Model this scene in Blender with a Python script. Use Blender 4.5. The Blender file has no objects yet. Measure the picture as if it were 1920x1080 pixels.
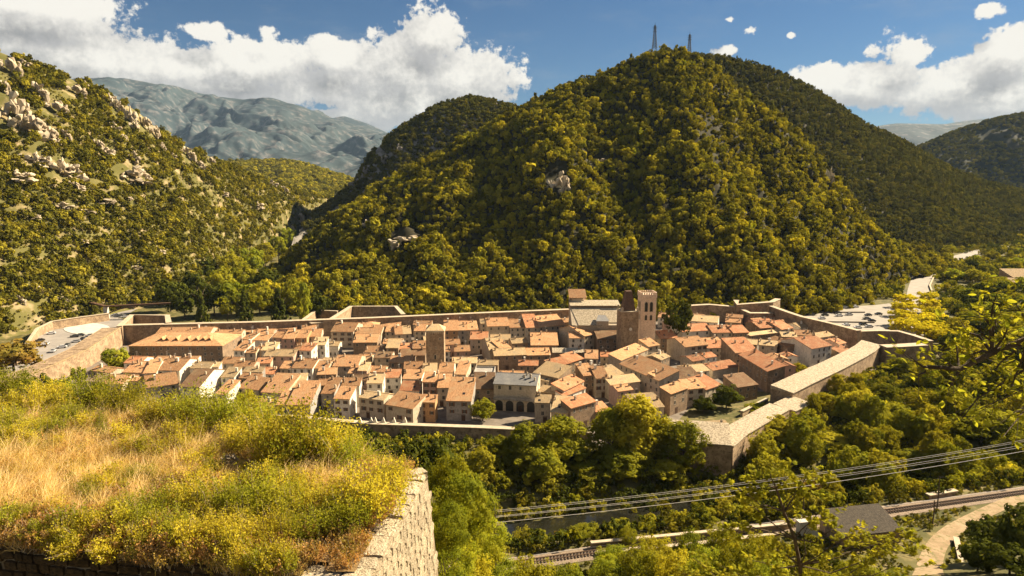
import bpy, bmesh, math, random
import numpy as np
from mathutils import Vector, Matrix
from mathutils.bvhtree import BVHTree

# ------------------------------------------------------------------ camera, sky, sun, exposure
scene = bpy.context.scene
COL = scene.collection
F = 1280.0                                   # focal length in photo pixels (24 mm on 36 mm)
CAM = np.array([0.0, 0.0, 88.0])
PITCH = math.atan(205.0 / F)
cam_data = bpy.data.cameras.new('camera')
cam_data.sensor_width = 36.0
cam_data.lens = 24.0
cam_data.clip_start = 0.1
cam_data.clip_end = 30000
cam = bpy.data.objects.new('camera', cam_data)
COL.objects.link(cam)
cam.location = CAM
cam.rotation_euler = (math.pi / 2 - PITCH, 0, 0)
scene.camera = cam

SUN_AZ, SUN_EL = math.radians(27), math.radians(36)      # azimuth counted from +X towards +Y
S = Vector((math.cos(SUN_EL) * math.cos(SUN_AZ), math.cos(SUN_EL) * math.sin(SUN_AZ), math.sin(SUN_EL)))
sun_data = bpy.data.lights.new('sun', 'SUN')
sun_data.energy = 5.0
sun_data.angle = math.radians(0.5)
sun_data.color = (1.0, 0.84, 0.60)
sun = bpy.data.objects.new('sun', sun_data)
COL.objects.link(sun)
sun.location = (300, 200, 400)
sun.rotation_euler = S.to_track_quat('Z', 'Y').to_euler()

scene.view_settings.view_transform = 'Standard'
scene.view_settings.look = 'None'
scene.view_settings.gamma = 1.0
scene.view_settings.use_curve_mapping = False
EXPO = 1.62
scene.view_settings.exposure = EXPO
scene.cycles.max_bounces = 5
scene.cycles.diffuse_bounces = 2
scene.cycles.transparent_max_bounces = 6
scene.cycles.volume_bounces = 0
scene.cycles.use_denoising = True


def ray(px, py):
    """direction of a photo pixel, in the world"""
    x, y, z = (px - 960.0) / F, -(py - 540.0) / F, -1.0
    c, s = math.cos(math.pi / 2 - PITCH), math.sin(math.pi / 2 - PITCH)
    return np.array([x, y * c - z * s, y * s + z * c])


def at_z(px, py, z=0.0):
    d = ray(px, py)
    return CAM + d * ((z - CAM[2]) / d[2])


def at_y(px, py, Y):
    d = ray(px, py)
    return CAM + d * (Y / d[1])


def project(p):
    v = np.asarray(p, float) - CAM
    a = math.pi / 2 - PITCH
    c, s = math.cos(a), math.sin(a)
    x, y, z = v[0], v[1] * c + v[2] * s, -v[1] * s + v[2] * c
    return 960 + F * x / -z, 540 - F * y / -z


# ---- world: Nishita sky with procedural cumulus
world = bpy.data.worlds.new('World')
scene.world = world
world.use_nodes = True
world.cycles.sampling_method = 'MANUAL'
world.cycles.sample_map_resolution = 256
wt = world.node_tree
wt.nodes.clear()


class NT:
    """small helper for building node trees"""
    def __init__(s, tree):
        s.t = tree

    def n(s, kind, **kw):
        nd = s.t.nodes.new(kind)
        for k, v in kw.items():
            setattr(nd, k, v)
        return nd

    def put(s, sock, v):
        if isinstance(v, bpy.types.NodeSocket):
            s.t.links.new(v, sock)
        elif v is not None:
            if hasattr(sock, 'default_value') and not isinstance(v, (int, float)) and len(sock.default_value) == 4 and len(v) == 3:
                v = (*v, 1.0)
            sock.default_value = v

    def math(s, op, a, b=None, c=None, clamp=False):
        nd = s.n('ShaderNodeMath', operation=op, use_clamp=clamp)
        for i, v in enumerate((a, b, c)):
            s.put(nd.inputs[i], v)
        return nd.outputs[0]

    def vmath(s, op, a, b=None, out=0):
        nd = s.n('ShaderNodeVectorMath', operation=op)
        s.put(nd.inputs[0], a)
        if b is not None:
            s.put(nd.inputs[1], b)
        return nd.outputs[out]

    def mix(s, fac, a, b, blend='MIX'):
        nd = s.n('ShaderNodeMix', data_type='RGBA', blend_type=blend)
        s.put(nd.inputs[0], fac)
        s.put(nd.inputs[6], a)
        s.put(nd.inputs[7], b)
        return nd.outputs[2]

    def ramp(s, v, lo, hi, a=0.0, b=1.0, smooth=True):
        nd = s.n('ShaderNodeMapRange', interpolation_type='SMOOTHSTEP' if smooth else 'LINEAR')
        for i, q in enumerate((v, lo, hi, a, b)):
            s.put(nd.inputs[i], q)
        return nd.outputs[0]

    def noise(s, vec, scale, detail=4.0, rough=0.55, out=0, dist=0.0):
        nd = s.n('ShaderNodeTexNoise')
        if vec is not None:
            s.put(nd.inputs['Vector'], vec)
        nd.inputs['Scale'].default_value = scale
        nd.inputs['Detail'].default_value = detail
        nd.inputs['Roughness'].default_value = rough
        nd.inputs['Distortion'].default_value = dist
        return nd.outputs[out]


def azel(px, py):
    d = ray(px, py)
    d = d / np.linalg.norm(d)
    return math.atan2(d[0], d[1]), math.asin(d[2])


# cumulus: centre and half-size given as azimuth / elevation
CLOUDS = [(-40, 60, 330, 80, 1), (150, 110, 250, 62, 1), (330, 125, 210, 58, 1), (480, 125, 150, 55, 1), (590, 160, 130, 45, 1),
          (808, 72, 70, 66, 1), (770, 130, 130, 75, 1), (860, 150, 120, 72, 1), (800, 185, 150, 55, 1), (640, 110, 90, 34, .9), (965, 150, 52, 13, .55),
          (640, 225, 110, 26, .9), (420, 165, 200, 30, .9), (720, 195, 120, 45, 1), (500, 62, 34, 20, .5), (385, 60, 60, 30, .7),
          (1405, 57, 26, 18, .6), (1368, 38, 17, 12, .5), (1365, 94, 30, 14, .7), (1484, 66, 19, 11, .5), (1850, 20, 44, 20, .6),
          (1560, 150, 90, 34, .9), (1650, 155, 130, 50, 1), (1705, 100, 60, 40, .8), (1640, 95, 40, 22, .7), (1790, 160, 150, 58, 1), (1900, 105, 90, 55, 1), (1890, 180, 150, 46, 1),
          (60, 5, 190, 40, 1), (-300, 30, 300, 150, 1), (2200, 90, 260, 130, 1)]
g = bpy.data.node_groups.new('cloud_density', 'ShaderNodeTree')
g.interface.new_socket('P', in_out='INPUT', socket_type='NodeSocketVector')
g.interface.new_socket('D', in_out='OUTPUT', socket_type='NodeSocketFloat')
G = NT(g)
gi, go = G.n('NodeGroupInput'), G.n('NodeGroupOutput')
P = gi.outputs[0]
best = None
for (cx, cy, rx, ry, wt_) in CLOUDS:
    a, e = azel(cx, cy)
    a1, e1 = azel(cx + rx, cy)
    e2 = azel(cx, cy - ry)[1]
    q = G.vmath('SUBTRACT', P, (a, e, 0))
    q = G.vmath('MULTIPLY', q, (1 / max(abs(a1 - a), .004), 1 / max(abs(e2 - e), .004), 0))
    ln = G.vmath('LENGTH', q, out=1)
    v = G.math('MULTIPLY_ADD', ln, -1.25 * wt_ if wt_ > .75 else -1.0, 1.15 * wt_ if wt_ > .75 else wt_)
    best = v if best is None else G.math('SMOOTH_MAX', best, v, 0.15)
# outside the mapped region clouds go on as broken cumulus
far = G.noise(P, 2.2, 2.0, .5)
far = G.math('MULTIPLY_ADD', far, 3.2, -1.75)
sep = G.n('ShaderNodeSeparateXYZ'); G.put(sep.inputs[0], P)
outside = G.ramp(G.math('ABSOLUTE', sep.outputs[0]), 0.85, 1.25)
best = G.math('ADD', G.math('MULTIPLY', best, G.math('SUBTRACT', 1.0, outside)), G.math('MULTIPLY', far, outside))
n1 = G.noise(P, 9.0, 4.0, .55, dist=.3)
n2 = G.noise(P, 34.0, 7.0, .62)
d = G.math('ADD', best, G.math('MULTIPLY_ADD', n1, 1.9, -.78))
d = G.math('ADD', d, G.math('MULTIPLY_ADD', n2, 1.5, -.75))
n3 = G.noise(P, 120.0, 4.0, .6)
d = G.math('ADD', d, G.math('MULTIPLY_ADD', n3, .9, -.45))
G.put(go.inputs[0], d)

W = NT(wt)
tc = W.n('ShaderNodeTexCoord')
sx = W.n('ShaderNodeSeparateXYZ'); W.put(sx.inputs[0], tc.outputs['Generated'])
az = W.math('ARCTAN2', sx.outputs[0], sx.outputs[1])
el = W.math('ARCSINE', sx.outputs[2])
cb = W.n('ShaderNodeCombineXYZ'); W.put(cb.inputs[0], az); W.put(cb.inputs[1], el)
pv = cb.outputs[0]


def dens(vec):
    nd = W.n('ShaderNodeGroup'); nd.node_tree = g
    W.put(nd.inputs[0], vec)
    return nd.outputs[0]


d0 = dens(pv)
d1 = dens(W.vmath('ADD', pv, (0.016, 0.036, 0)))
alpha = W.ramp(d0, 0.02, 0.30)
sky = W.n('ShaderNodeTexSky', sky_type='NISHITA')
sky.sun_disc = False
sky.sun_elevation = SUN_EL
sky.sun_rotation = math.pi / 2 - SUN_AZ
sky.altitude = 500
sky.air_density = 1.0
sky.dust_density = 0.6
sky.ozone_density = 2.0
SKY = 0.05
lit = W.ramp(W.math('SUBTRACT', d0, d1), -0.55, 1.15)
thick = W.ramp(d0, .25, 1.7)
lit = W.math('MULTIPLY', lit, 1.0)
cshade = W.mix(thick, (3.3, 3.2, 3.1), (1.25, 1.22, 1.24))
ccol = W.mix(lit, cshade, (6.3, 6.0, 5.4))
wisp = W.ramp(W.noise(W.vmath('MULTIPLY', pv, (3.0, 9.0, 1)), 2.2, 6, .6), .48, .85, 0, .35)
skyc = W.mix(1.0, sky.outputs[0], (0.20, 0.32, 0.43), 'MULTIPLY')
skyc = W.mix(wisp, skyc, (2.6, 2.9, 3.2))
col = W.mix(alpha, skyc, ccol)
bg = W.n('ShaderNodeBackground'); W.put(bg.inputs[0], col); bg.inputs[1].default_value = SKY
wo = W.n('ShaderNodeOutputWorld'); W.put(wo.inputs[0], bg.outputs[0])

# ------------------------------------------------------------------ helpers
rng = np.random.default_rng(7)
random.seed(7)


def tag(o, label=None, cat=None, group=None, kind=None):
    if label: o['label'] = label
    if cat: o['category'] = cat
    if group: o['group'] = group
    if kind: o['kind'] = kind
    return o


def mesh_of(name, v, f, mats=None, midx=None, smooth=False):
    me = bpy.data.meshes.new(name)
    v = np.asarray(v, np.float32)
    if isinstance(f, np.ndarray) and f.ndim == 2:
        k = f.shape[1]
        me.vertices.add(len(v)); me.vertices.foreach_set('co', v.ravel())
        me.loops.add(f.size); me.loops.foreach_set('vertex_index', f.ravel().astype(np.int32))
        me.polygons.add(len(f))
        me.polygons.foreach_set('loop_start', np.arange(0, f.size, k, dtype=np.int32))
        me.update(calc_edges=True)
    else:
        me.from_pydata([tuple(map(float, p)) for p in v], [], [tuple(int(i) for i in q) for q in f])
        me.update()
    for m in (mats or []):
        me.materials.append(m)
    if midx is not None:
        me.polygons.foreach_set('material_index', np.asarray(midx, np.int32))
    if smooth:
        me.polygons.foreach_set('use_smooth', np.ones(len(me.polygons), bool))
    return me


def link(name, data, parent=None, loc=None, rotz=None, scale=None):
    o = bpy.data.objects.new(name, data)
    COL.objects.link(o)
    if parent is not None: o.parent = parent
    if loc is not None: o.location = [float(q) for q in loc]
    if rotz is not None: o.rotation_euler = (0, 0, float(rotz))
    if scale is not None: o.scale = scale if not np.isscalar(scale) else (scale, scale, scale)
    return o


class MB:
    """collects boxes, bars, quads and loops into one mesh"""
    def __init__(s):
        s.v, s.f, s.m = [], [], []

    def add(s, v, f, mi=0):
        b = len(s.v)
        s.v += [tuple(map(float, p)) for p in v]
        s.f += [tuple(i + b for i in q) for q in f]
        s.m += [mi] * len(f)
        return s

    def box(s, x0, x1, y0, y1, z0, z1, mi=0, taper=0.0):
        t = taper
        v = [(x0, y0, z0), (x1, y0, z0), (x1, y1, z0), (x0, y1, z0), (x0 + t, y0 + t, z1), (x1 - t, y0 + t, z1), (x1 - t, y1 - t, z1), (x0 + t, y1 - t, z1)]
        return s.add(v, [(3, 2, 1, 0), (4, 5, 6, 7), (0, 1, 5, 4), (1, 2, 6, 5), (2, 3, 7, 6), (3, 0, 4, 7)], mi)

    def prism(s, poly, z0, z1, mi=0, top=None):
        """vertical prism over a CCW polygon; z1 may be a list of heights"""
        n = len(poly)
        zz = z1 if isinstance(z1, (list, tuple)) else [z1] * n
        zb = z0 if isinstance(z0, (list, tuple)) else [z0] * n
        tp = top or poly
        v = [(p[0], p[1], zb[i]) for i, p in enumerate(poly)] + [(p[0], p[1], zz[i]) for i, p in enumerate(tp)]
        f = [tuple(range(n - 1, -1, -1)), tuple(range(n, 2 * n))] + [(i, (i + 1) % n, n + (i + 1) % n, n + i) for i in range(n)]
        return s.add(v, f, mi)

    def bar(s, a, b, r, n=4, mi=0, r2=None):
        a, b = Vector(a), Vector(b)
        d = (b - a)
        if d.length < 1e-6: return s
        q = d.to_track_quat('Z', 'Y').to_matrix()
        v = []
        for p, rr in ((a, r), (b, r if r2 is None else r2)):
            for k in range(n):
                t = 2 * math.pi * (k + .5) / n
                v.append(p + q @ Vector((math.cos(t) * rr, math.sin(t) * rr, 0)))
        f = [(k, (k + 1) % n, n + (k + 1) % n, n + k) for k in range(n)] + [tuple(range(n - 1, -1, -1)), tuple(range(n, 2 * n))]
        return s.add(v, f, mi)

    def tube(s, pts, rs, n=6, mi=0):
        for i in range(len(pts) - 1):
            s.bar(pts[i], pts[i + 1], rs[i], n, mi, rs[i + 1])
        return s

    def slab(s, a, b, c, d, t, mi=0):
        """thin slab below the quad a b c d (CCW from above)"""
        dn = Vector((0, 0, -t))
        v = [Vector(p) for p in (a, b, c, d)]
        v += [p + dn for p in v]
        return s.add(v, [(0, 1, 2, 3), (7, 6, 5, 4), (0, 4, 5, 1), (1, 5, 6, 2), (2, 6, 7, 3), (3, 7, 4, 0)], mi)

    def mesh(s, name, mats, smooth=False):
        return mesh_of(name, s.v, s.f, mats if isinstance(mats, (list, tuple)) else [mats], s.m, smooth)

    def build(s, name, mats, parent=None, smooth=False, **kw):
        return link(name, s.mesh(name, mats, smooth), parent, **kw)


# value noise in numpy
def _h(ix, iy, seed):
    n = (ix.astype(np.int64) * 374761393 + iy.astype(np.int64) * 668265263 + seed * 1442695041) & 0xffffffff
    n = ((n ^ (n >> 13)) * 1274126177) & 0xffffffff
    return ((n ^ (n >> 16)) & 0xffff) / 65535.0


def vnoise(x, y, seed=0):
    x, y = np.asarray(x, float), np.asarray(y, float)
    ix, iy = np.floor(x), np.floor(y)
    fx, fy = x - ix, y - iy
    fx, fy = fx * fx * (3 - 2 * fx), fy * fy * (3 - 2 * fy)
    a, b = _h(ix, iy, seed), _h(ix + 1, iy, seed)
    c, d = _h(ix, iy + 1, seed), _h(ix + 1, iy + 1, seed)
    return (a * (1 - fx) + b * fx) * (1 - fy) + (c * (1 - fx) + d * fx) * fy


def fbm(x, y, seed=0, oct=5, gain=.5):
    t, a, s = 0.0, 1.0, 0.0
    for o in range(oct):
        t = t + a * (vnoise(x * 2 ** o, y * 2 ** o, seed + o * 17) - .5)
        s += a; a *= gain
    return t / s * 2


# ------------------------------------------------------------------ materials
MATS = {}


def new_mat(name):
    m = bpy.data.materials.new(name)
    m.use_nodes = True
    m.node_tree.nodes.clear()
    MATS[name] = m
    T = NT(m.node_tree)
    out = T.n('ShaderNodeOutputMaterial')
    return m, T, out


def surf(name, c1, c2, scale=1.0, rough=.9, c3=None, scale2=None, bump=0.0, bscale=None, stretch=(1, 1, 1), coord='Object', rnd=0.0, spec=.2, lo=.35, hi=.65):
    """two- or three-tone procedural surface with optional bump"""
    m, T, out = new_mat(name)
    tcn = T.n('ShaderNodeTexCoord')
    vec = T.vmath('MULTIPLY', tcn.outputs[coord], stretch)
    oi = T.n('ShaderNodeObjectInfo')
    vec = T.vmath('ADD', vec, T.vmath('SCALE', oi.outputs['Location'], None)) if False else vec
    f = T.ramp(T.noise(vec, scale, 6, .6), lo, hi)
    c = T.mix(f, c1, c2)
    if c3:
        f2 = T.ramp(T.noise(vec, scale2 or scale * 3.1, 5, .6), .48, .7)
        c = T.mix(f2, c, c3)
    if rnd:
        k = T.math('MULTIPLY_ADD', oi.outputs['Random'], 2 * rnd, 1 - rnd)
        cc = T.n('ShaderNodeCombineXYZ')
        for i in range(3): T.put(cc.inputs[i], k)
        c = T.mix(1.0, c, cc.outputs[0], 'MULTIPLY')
    b = T.n('ShaderNodeBsdfPrincipled')
    T.put(b.inputs['Base Color'], c)
    b.inputs['Roughness'].default_value = rough
    b.inputs['Specular IOR Level'].default_value = spec
    if bump:
        bn = T.n('ShaderNodeBump'); bn.inputs['Strength'].default_value = bump; bn.inputs['Distance'].default_value = .3
        T.put(bn.inputs['Height'], T.noise(vec, bscale or scale * 4, 5, .65))
        T.put(b.inputs['Normal'], bn.outputs[0])
    T.put(out.inputs[0], b.outputs[0])
    return m


def leafmat(name, a, b, c=None, trans=.35, scale=.35, rnd=.35):
    """foliage: hue varies from tree to tree and from clump to clump; light passes through"""
    m, T, out = new_mat(name)
    oi = T.n('ShaderNodeObjectInfo')
    tcn = T.n('ShaderNodeTexCoord')
    n = T.ramp(T.noise(tcn.outputs['Object'], scale, 3, .6), .35, .65)
    colr = T.mix(n, a, b)
    if c:
        colr = T.mix(T.ramp(oi.outputs['Random'], .45, .95), colr, c)
    k = T.math('MULTIPLY_ADD', T.math('FRACT', T.math('MULTIPLY', oi.outputs['Random'], 7.31)), 2 * rnd, 1 - rnd)
    cc = T.n('ShaderNodeCombineXYZ')
    for i in range(3): T.put(cc.inputs[i], k)
    colr = T.mix(1.0, colr, cc.outputs[0], 'MULTIPLY')
    d = T.n('ShaderNodeBsdfDiffuse'); T.put(d.inputs[0], colr)
    t = T.n('ShaderNodeBsdfTranslucent'); T.put(t.inputs[0], T.mix(1.0, colr, (1.25, 1.2, .6), 'MULTIPLY'))
    mx = T.n('ShaderNodeMixShader'); mx.inputs[0].default_value = trans
    T.put(mx.inputs[1], d.outputs[0]); T.put(mx.inputs[2], t.outputs[0])
    T.put(out.inputs[0], mx.outputs[0])
    return m


M = {}
# roofs: canal tiles; columns run down the slope (local y), colour varies tile by tile
def roofmat(name, a, b, c, wave=.30):
    m, T, out = new_mat(name)
    tcn = T.n('ShaderNodeTexCoord'); oi = T.n('ShaderNodeObjectInfo')
    off = T.vmath('SCALE', oi.outputs['Location'], None)
    vec = T.vmath('ADD', tcn.outputs['Object'], oi.outputs['Location'])
    f = T.ramp(T.noise(T.vmath('MULTIPLY', vec, (3.2, .7, .7)), 1.0, 6, .75), .36, .64)
    cl = T.mix(f, a, b)
    f2 = T.ramp(T.noise(vec, .28, 5, .65), .45, .72)
    cl = T.mix(f2, cl, c)
    k = T.math('MULTIPLY_ADD', oi.outputs['Random'], .62, .66)
    cc = T.n('ShaderNodeCombineXYZ')
    for i in range(3): T.put(cc.inputs[i], k)
    cl = T.mix(1.0, cl, cc.outputs[0], 'MULTIPLY')
    b_ = T.n('ShaderNodeBsdfPrincipled'); T.put(b_.inputs['Base Color'], cl)
    b_.inputs['Roughness'].default_value = .9; b_.inputs['Specular IOR Level'].default_value = .15
    wv = T.n('ShaderNodeTexWave', bands_direction='X'); wv.inputs['Scale'].default_value = 1 / wave / 6.28 * 3.14
    wv.inputs['Distortion'].default_value = .6; T.put(wv.inputs['Vector'], tcn.outputs['Object'])
    bn = T.n('ShaderNodeBump'); bn.inputs['Strength'].default_value = .55; bn.inputs['Distance'].default_value = .12
    T.put(bn.inputs['Height'], wv.outputs[1]); T.put(b_.inputs['Normal'], bn.outputs[0])
    T.put(out.inputs[0], b_.outputs[0])
    return m


M['tan'] = roofmat('roof_tan', (.54, .30, .145), (.29, .145, .068), (.41, .265, .14))
M['pale'] = roofmat('roof_pale', (.58, .41, .22), (.38, .255, .13), (.36, .28, .175))
M['red'] = roofmat('roof_red', (.48, .22, .105), (.28, .115, .055), (.42, .25, .135))
M['brown'] = roofmat('roof_brown', (.24, .14, .075), (.17, .095, .05), (.26, .18, .10))
M['slate'] = roofmat('roof_slate', (.26, .25, .24), (.20, .195, .19), (.32, .30, .27), .6)
M['lauze'] = surf('roof_stone_slab', (.46, .375, .26), (.24, .19, .125), 1.5, .9, (.54, .46, .34), 3.4, .9, 4, lo=.42, hi=.58)
M['darkslab'] = surf('dark_stone_slab', (.075, .06, .042), (.045, .036, .026), 1.5, .9, (.11, .09, .065), 4, .6, 5)
WALLS = {'st': ((.30, .21, .135), (.20, .14, .09)), 'pl': ((.52, .43, .31), (.42, .34, .24)), 'wh': ((.72, .66, .55), (.60, .54, .44)),
         'pk': ((.50, .33, .25), (.42, .28, .21)), 'oc': ((.52, .30, .14), (.43, .25, .12)), 'gr': ((.34, .31, .27), (.25, .225, .195))}
for k, (a, b) in WALLS.items():
    M[k] = surf('wall_' + k, a, b, .35, .95, tuple(q * .72 for q in b), 1.3, .35, 4.5, rnd=.12)
M['rampart'] = surf('rampart_masonry', (.40, .285, .175), (.235, .16, .098), .35, .95, (.15, .105, .065), 1.3, .8, 2.6)
M['coping'] = surf('coping_stone', (.50, .41, .29), (.40, .32, .22), .6, .9, bump=.3)
M['stone'] = surf('rough_stone', (.66, .55, .38), (.52, .41, .26), 1.6, .95, (.40, .31, .2), 5, .8, 9, rnd=.18)
M['stone_shaded'] = surf('shaded_stone', (.13, .08, .036), (.07, .045, .022), 1.8, .95, (.04, .028, .015), 5, .8, 9, rnd=.2)  # browner copy of the stone, the near wall's shade painted into its colour
M['mortar'] = surf('mortar', (.26, .2, .13), (.17, .13, .08), 3, .95)
M['concrete'] = surf('concrete', (.58, .53, .46), (.46, .42, .36), .3, .9)
M['asphalt'] = surf('asphalt_pale', (.30, .27, .235), (.24, .215, .19), .12, .9)
M['plaza'] = surf('pale_paving', (.33, .295, .25), (.27, .24, .20), .15, .9)
M['dirt'] = surf('dirt_track', (.36, .26, .155), (.27, .19, .105), .5, .95, (.17, .15, .06), .9, .3)
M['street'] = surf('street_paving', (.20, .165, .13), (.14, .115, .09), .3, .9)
M['ballast'] = surf('ballast', (.27, .20, .14), (.17, .125, .085), 1.2, .95, (.33, .26, .19), 5, .6, 5)
M['rust'] = surf('rusty_steel', (.16, .09, .05), (.09, .055, .035), 2, .6)
M['sleeper'] = surf('sleeper_wood', (.12, .085, .06), (.07, .05, .035), 3, .9)
M['iron'] = surf('dark_iron', (.05, .047, .045), (.035, .033, .03), 3, .6)
M['cable'] = surf('cable', (.55, .51, .45), (.48, .44, .39), 1, .5)
M['bark'] = surf('bark', (.12, .085, .055), (.07, .05, .033), 2.5, .95, bump=.5)
M['twig'] = surf('grey_twig', (.34, .26, .19), (.2, .15, .1), 4, .9)
M['glass'] = surf('window_dark', (.018, .016, .015), (.012, .011, .01), 1, .35, spec=.5)
M['frame'] = surf('window_frame', (.50, .43, .34), (.42, .36, .28), 2, .8)
M['shutter'] = surf('shutter_wood', (.17, .085, .05), (.12, .06, .035), 2, .7)
M['door'] = surf('door_wood', (.11, .065, .04), (.08, .045, .03), 2, .7)
M['rock'] = surf('limestone', (.52, .44, .32), (.36, .285, .19), 1.2, .95, (.20, .155, .09), .45, 1.0, 2.2)
M['rockgrey'] = surf('grey_limestone', (.27, .245, .215), (.18, .16, .135), .05, .95, (.10, .095, .06), .16, .9, .3)
M['earth'] = surf('hill_earth', (.13, .115, .035), (.085, .08, .02), .03, .95, (.30, .225, .12), .09, .4, .3)
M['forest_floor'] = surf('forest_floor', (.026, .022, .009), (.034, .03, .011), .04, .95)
M['river'] = surf('river_water', (.010, .010, .007), (.018, .017, .012), .3, .05, spec=.5, bump=.05, bscale=1.5)
M['pebble'] = surf('river_stones', (.10, .085, .065), (.06, .052, .04), 1.5, .9)

M['leaf_hill'] = leafmat('leaf_hill', (.18, .165, .015), (.29, .255, .020), (.40, .335, .022), .28, .12, .5)
M['leaf_pine'] = leafmat('leaf_pine', (.085, .085, .016), (.125, .118, .02), (.16, .14, .022), .25, .2, .35)
M['leaf_dark'] = leafmat('leaf_dark', (.06, .072, .012), (.10, .105, .014), None, .3, .3, .2)
M['leaf_green'] = leafmat('leaf_green', (.17, .18, .016), (.31, .275, .022), (.35, .30, .024), .42, .35, .25)
M['leaf_yellow'] = leafmat('leaf_yellow', (.50, .44, .022), (.60, .50, .028), None, .5, .4, .12)
M['leaf_bright'] = leafmat('leaf_bright', (.22, .245, .025), (.36, .34, .03), None, .5, .8, .25)
M['leaf_orange'] = leafmat('leaf_orange', (.26, .15, .03), (.20, .17, .03), None, .4, .4, .15)
M['leaf_fig'] = leafmat('leaf_fig', (.30, .30, .03), (.42, .37, .035), (.25, .27, .03), .5, .8, .25)
M['scrub'] = leafmat('scrub', (.11, .105, .014), (.18, .16, .018), (.28, .235, .024), .3, .1, .4)
M['straw'] = leafmat('straw', (.70, .52, .26), (.80, .62, .36), (.60, .46, .14), .45, .6, .22)
M['broom'] = leafmat('broom', (.42, .36, .035), (.55, .45, .05), (.28, .28, .03), .5, .7, .35)
M['dry'] = leafmat('dry_brush', (.42, .23, .08), (.52, .30, .11), (.34, .26, .06), .4, .6, .25)

# ------------------------------------------------------------------ ground
_rp = np.array([at_z(x, y, 9.3)[:2] for x, y in ((1030, 1043), (1110, 1035), (1420, 996), (1680, 961), (1920, 917))])
_rk = np.polyfit(_rp[:, 0], _rp[:, 1], 1)


def rail_y(X):
    return _rk[1] + _rk[0] * np.clip(X, -70, 260)


def ground_z(X, Y):
    X, Y = np.asarray(X, float), np.asarray(Y, float)
    n = fbm(X / 14, Y / 14, 3, 4)
    yr = rail_y(X)
    edge = yr - 22                                     # foot of the fort's slope
    k = np.clip(Y / edge, -1, 1)
    slope = 80 - (80 - 9) * np.clip(k, 0, 1) ** .92 + n * 1.6 * np.clip(1 - abs(k), 0, 1)
    bench = 9.0 + np.zeros_like(X)
    t = np.clip((Y - (yr + 7)) / 9, 0, 1); t = t * t * (3 - 2 * t)
    river = -4.0
    up = np.clip((Y - (yr + 46)) / 9, 0, 1); up = up * up * (3 - 2 * up)
    z = np.where(Y < edge, slope, bench * (1 - t) + river * t + (0 - river) * up)
    # the valley floor beyond the town falls a little to the right
    side = np.clip((abs(X) - 900) / 3000, 0, 1) + np.clip((Y - 1500) / 3000, 0, 1)
    return z - side * 6


def axis(a, b, spans):
    out, x = [a], a
    while x < b:
        st = next(s for lim, s in spans if x < lim)
        x += st; out.append(min(x, b))
    return np.array(out)


gx = axis(-9000, 9000, [(-2000, 1000), (-600, 140), (-250, 35), (-80, 10), (200, 3.0), (420, 12), (900, 40), (2000, 140), (9e9, 1000)])
gy = axis(-300, 16000, [(-40, 40), (245, 2.6), (420, 12), (900, 30), (2000, 120), (9e9, 1500)])
GX, GY = np.meshgrid(gx, gy)
GZ = ground_z(GX, GY)


def grid_faces(nr, nc):
    i = np.arange(nr * nc).reshape(nr, nc)
    return np.stack([i[:-1, :-1], i[:-1, 1:], i[1:, 1:], i[1:, :-1]], -1).reshape(-1, 4)


M['ground'] = surf('valley_ground', (.12, .105, .035), (.07, .068, .018), .05, .95, (.22, .17, .07), .3, .4, 1.2)
gv = np.stack([GX, GY, GZ], -1).reshape(-1, 3)
tag(link('ground', mesh_of('ground', gv, grid_faces(*GX.shape), [M['ground']], smooth=True)),
    'dry grassy valley floor and slope below the fort', kind='structure')


def strip(name, pts, width, mat, dz=.06, label=None, closed=False, zfun=ground_z, n=60, kind='structure'):
    """a road or track following the ground"""
    p = np.array(pts, float)
    s = np.r_[0, np.cumsum(np.linalg.norm(np.diff(p[:, :2], axis=0), axis=1))]
    u = np.linspace(0, s[-1], n)
    q = np.stack([np.interp(u, s, p[:, i]) for i in range(2)], 1)
    for _ in range(14):
        q[1:-1] = (q[:-2] + 2 * q[1:-1] + q[2:]) / 4
    w = np.interp(u, s, p[:, 2]) if p.shape[1] > 2 else np.full(n, width)
    t = np.gradient(q, axis=0); t /= np.linalg.norm(t, axis=1)[:, None]
    nrm = np.stack([-t[:, 1], t[:, 0]], 1)
    rows = []
    for k in (-.5, -.17, .17, .5):
        e = q + nrm * (w * k)[:, None]
        rows.append(np.c_[e, zfun(e[:, 0], e[:, 1]) + dz])
    v = np.stack(rows, 1).reshape(-1, 3)
    o = link(name, mesh_of(name, v, grid_faces(n, 4)[:, ::-1], [mat], smooth=True))
    return tag(o, label, kind=kind)


def W2(px, py, z=0.0):
    p = at_z(px, py, z); return (p[0], p[1])


# river water in its bed, town paving, car parks, roads, track
xs = np.linspace(-260, 320, 60)
wv = np.concatenate([np.c_[xs, rail_y(xs) + 18, np.full(60, -3.3)], np.c_[xs, rail_y(xs) + 40, np.full(60, -3.3)]])
tag(link('river', mesh_of('river', wv, grid_faces(2, 60), [M['river']])), 'dark shaded river below the town wall', kind='structure')

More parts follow.
